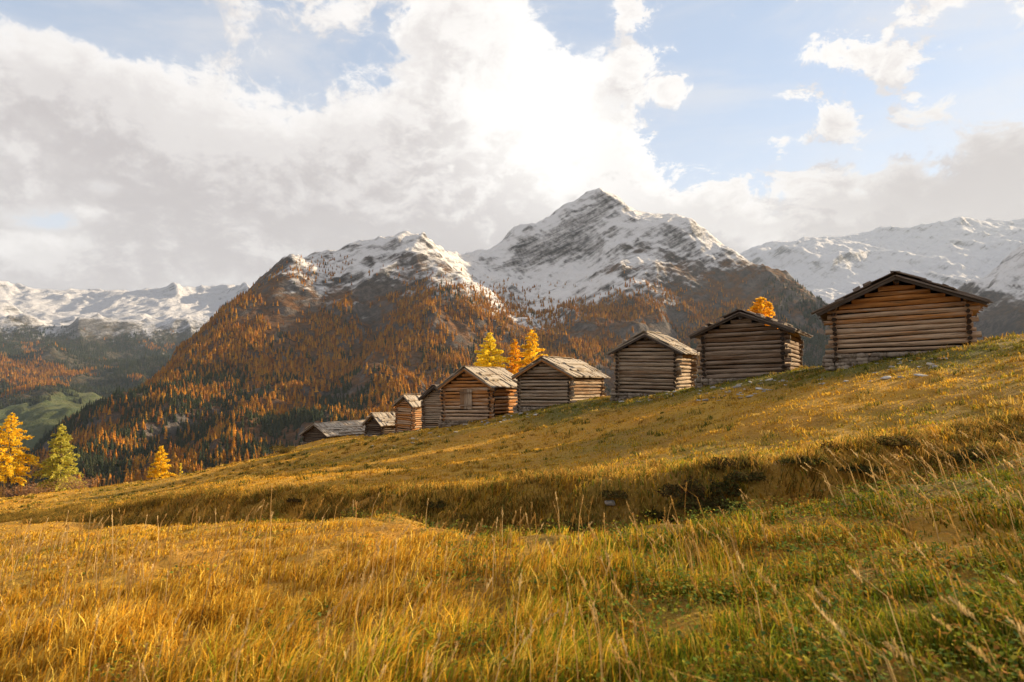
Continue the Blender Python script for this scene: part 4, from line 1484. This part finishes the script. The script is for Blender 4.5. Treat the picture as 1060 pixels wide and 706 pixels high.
    parts = [ribbons(x, y, z, h, w, lx, ly, r_.uniform(0, np.pi, n), col), ribbons(x, y, z, h, w, lx, ly, r_.uniform(0, np.pi, n), col)]
    tipz = z + h * (1 - 0.35 * np.hypot(lx, ly))
    for k in range(12):
        t = k / 12
        a = r_.uniform(0, 6.28, n)
        hx = x + lx * h * (0.78 + 0.26 * t)
        hy = y + ly * h * (0.78 + 0.26 * t)
        hz = z + (tipz - z) * (0.84 + 0.18 * t)
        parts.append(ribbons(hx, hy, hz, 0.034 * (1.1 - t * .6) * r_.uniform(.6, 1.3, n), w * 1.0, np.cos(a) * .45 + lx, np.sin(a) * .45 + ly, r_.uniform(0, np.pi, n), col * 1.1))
    V, Q, Tt, C = merge(parts)
    o = mesh_np('tall_grass', V, Q, Tt, GRASS_M, {'col': C}, False)
    tag(o, 'tall dry seed stalks standing above the near meadow grass', 'grass', kind='stuff')
    # broad-leaved herbs between the blades
    n = 15000
    rr = (1.7 ** .8 + r_.uniform(0, 1, n) * (12 ** .8 - 1.7 ** .8)) ** (1 / .8)
    th = r_.uniform(-R(46), R(46), n)
    x, y = rr * np.sin(th), rr * np.cos(th)
    s, _ = gully_dist(x, y)
    ok = (s < 0.3) & (fbm(x * 1.1, y * 1.1, 3, 171) + 0.55 * (x / rr) > 0.08)
    x, y, rr = x[ok], y[ok], rr[ok]
    n = len(x)
    z = ground(x, y)
    pal = np.array([(0.11, 0.17, 0.028), (0.17, 0.21, 0.03), (0.075, 0.12, 0.028), (0.34, 0.29, 0.035), (0.32, 0.15, 0.03)])
    col = pal[r_.integers(0, 5, n)] * r_.uniform(.7, 1.25, (n, 1))
    VV, FF, CC, b = [], [], [], 0
    for k in range(6):
        a = r_.uniform(0, 6.28, n)
        el = r_.uniform(0.1, 0.9, n)
        ln = r_.uniform(0.014, 0.040, n)
        hz = r_.uniform(0.02, 0.15, n)
        c = np.stack([x + r_.normal(0, .05, n), y + r_.normal(0, .05, n), z + hz], -1)
        dr = np.stack([np.cos(a) * np.cos(el), np.sin(a) * np.cos(el), np.sin(el)], -1)
        sd = np.stack([-np.sin(a), np.cos(a), r_.uniform(-.3, .3, n)], -1)
        q = np.stack([c, c + dr * ln[:, None] * .5 + sd * ln[:, None] * .34, c + dr * ln[:, None] - np.array([0, 0, .006]), c + dr * ln[:, None] * .5 - sd * ln[:, None] * .34], 1)
        VV.append(q.reshape(-1, 3))
        FF.append(np.arange(n * 4).reshape(n, 4) + b)
        CC.append(np.repeat(col * r_.uniform(.8, 1.2, (n, 1)), 4, 0))
        b += n * 4
    o = mesh_np('undergrowth', np.concatenate(VV), np.concatenate(FF), None, GRASS_M, {'col': np.concatenate(CC)}, False)
    tag(o, 'green broad leaved herbs low between the near grass', 'herbs', kind='stuff')
    # long grass hanging over the far bank of the gully
    seg = np.concatenate([[0], np.cumsum(np.hypot(*np.diff(GUL, axis=0).T))])

    def along(run):
        return np.interp(run, seg, GUL[:, 0]), np.interp(run, seg, GUL[:, 1])
    n = 210000
    gx, gy = along(r_.uniform(0, 1, n) * seg[-1])
    x, y = gx + r_.normal(0, .2, n), gy + r_.uniform(-2.6, 3.4, n)
    wob = fbm(x * 0.24, y * 0.24, 3, 5) * 1.1 + fbm(x * 0.9, y * 0.9, 3, 8) * 0.7
    s, _ = gully_dist(x, y)
    s = s + wob
    tn = fbm(x * 1.9, y * 1.9, 3, 241)
    ok = (s > -0.25) & (s < 2.0) & (r_.uniform(0, 1, n) < smooth(-0.5, 0.25, tn))
    x, y, s, tn = x[ok], y[ok], s[ok], tn[ok]
    n = len(x)
    h = r_.uniform(0.10, 0.26, n) * (0.75 + 0.9 * smooth(-.2, .5, tn))
    pal = np.array([(0.46, 0.26, 0.05), (0.38, 0.21, 0.04), (0.22, 0.16, 0.03), (0.15, 0.14, 0.025), (0.30, 0.17, 0.036)])
    col = pal[r_.integers(0, 5, n)] * r_.uniform(.65, 1.25, (n, 1)) * (1 + 0.35 * smooth(0.9, 1.8, s))[:, None] * (1 + 0.7 * fbm(x * .8, y * .8, 2, 251))[:, None]
    lx, ly = r_.normal(0.0, .35, n), r_.normal(-0.62, .3, n)
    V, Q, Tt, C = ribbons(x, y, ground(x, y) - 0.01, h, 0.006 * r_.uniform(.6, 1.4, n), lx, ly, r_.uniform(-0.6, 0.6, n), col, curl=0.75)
    o = mesh_np('grass', V, Q, Tt, GRASS_M, {'col': C}, False)
    tag(o, 'brown grass hanging over the far bank of the gully', 'grass', kind='stuff')
    # mounds of dwarf shrub on that bank
    VV, CC = [], []
    spots = [(u + r_.uniform(-12, 12), r_.uniform(0.4, 0.75)) for u in range(600, 820, 10)] + [(u + r_.uniform(-30, 30), 0.45) for u in range(30, 600, 42)] + [(u + r_.uniform(-20, 20), 0.55) for u in range(850, 1080, 26)]
    gu = np.array([q[0] for q in gully_px])
    pal = np.array([(0.040, 0.046, 0.014), (0.060, 0.055, 0.018), (0.10, 0.050, 0.018), (0.13, 0.09, 0.025), (0.075, 0.080, 0.020), (0.055, 0.030, 0.014)])
    for (u, sz) in spots:
        cx, cy = np.interp(u, gu, GUL[:, 0]) + r_.uniform(-.3, .3), np.interp(u, gu, GUL[:, 1]) + r_.uniform(-0.1, 1.2)
        cz = float(ground(cx, cy))
        rx, rz = sz * r_.uniform(.28, .6), sz * r_.uniform(.12, .30)
        m = int(1500 * rx * rx / 0.12)
        d = r_.normal(0, 1, (m, 3))
        d /= np.linalg.norm(d, axis=1)[:, None]
        d[:, 2] = np.abs(d[:, 2])
        p = np.array([cx, cy, cz]) + d * r_.uniform(0.55, 1.08, (m, 1)) * np.array([rx, rx, rz]) * (1 + 0.3 * np.sin(d[:, :1] * 7 + u))
        dr = r_.normal(0, 1, (m, 3)) + d * 0.6
        dr /= np.linalg.norm(dr, axis=1)[:, None]
        sd = np.cross(dr, r_.normal(0, 1, (m, 3)))
        sd /= np.linalg.norm(sd, axis=1)[:, None]
        ln = r_.uniform(.012, .034, m)[:, None]
        VV.append(np.stack([p - dr * ln, p + sd * ln * .55, p + dr * ln, p - sd * ln * .55], 1).reshape(-1, 3))
        own = pal[r_.integers(0, 6)]
        if r_.uniform() < 0.3:
            own = np.array((0.26, 0.17, 0.035))
        cc = (pal[r_.integers(0, 6, m)] * 0.6 + own * 0.4) * r_.uniform(.7, 1.4, (m, 1))
        CC.append(np.repeat(cc, 4, 0))
    V = np.concatenate(VV)
    o = mesh_np('undergrowth', V, np.arange(len(V)).reshape(-1, 4), None, GRASS_M, {'col': np.concatenate(CC)}, False)
    tag(o, 'dark dwarf shrubs covering the far bank of the gully', 'shrubs', kind='stuff')


build_grass()
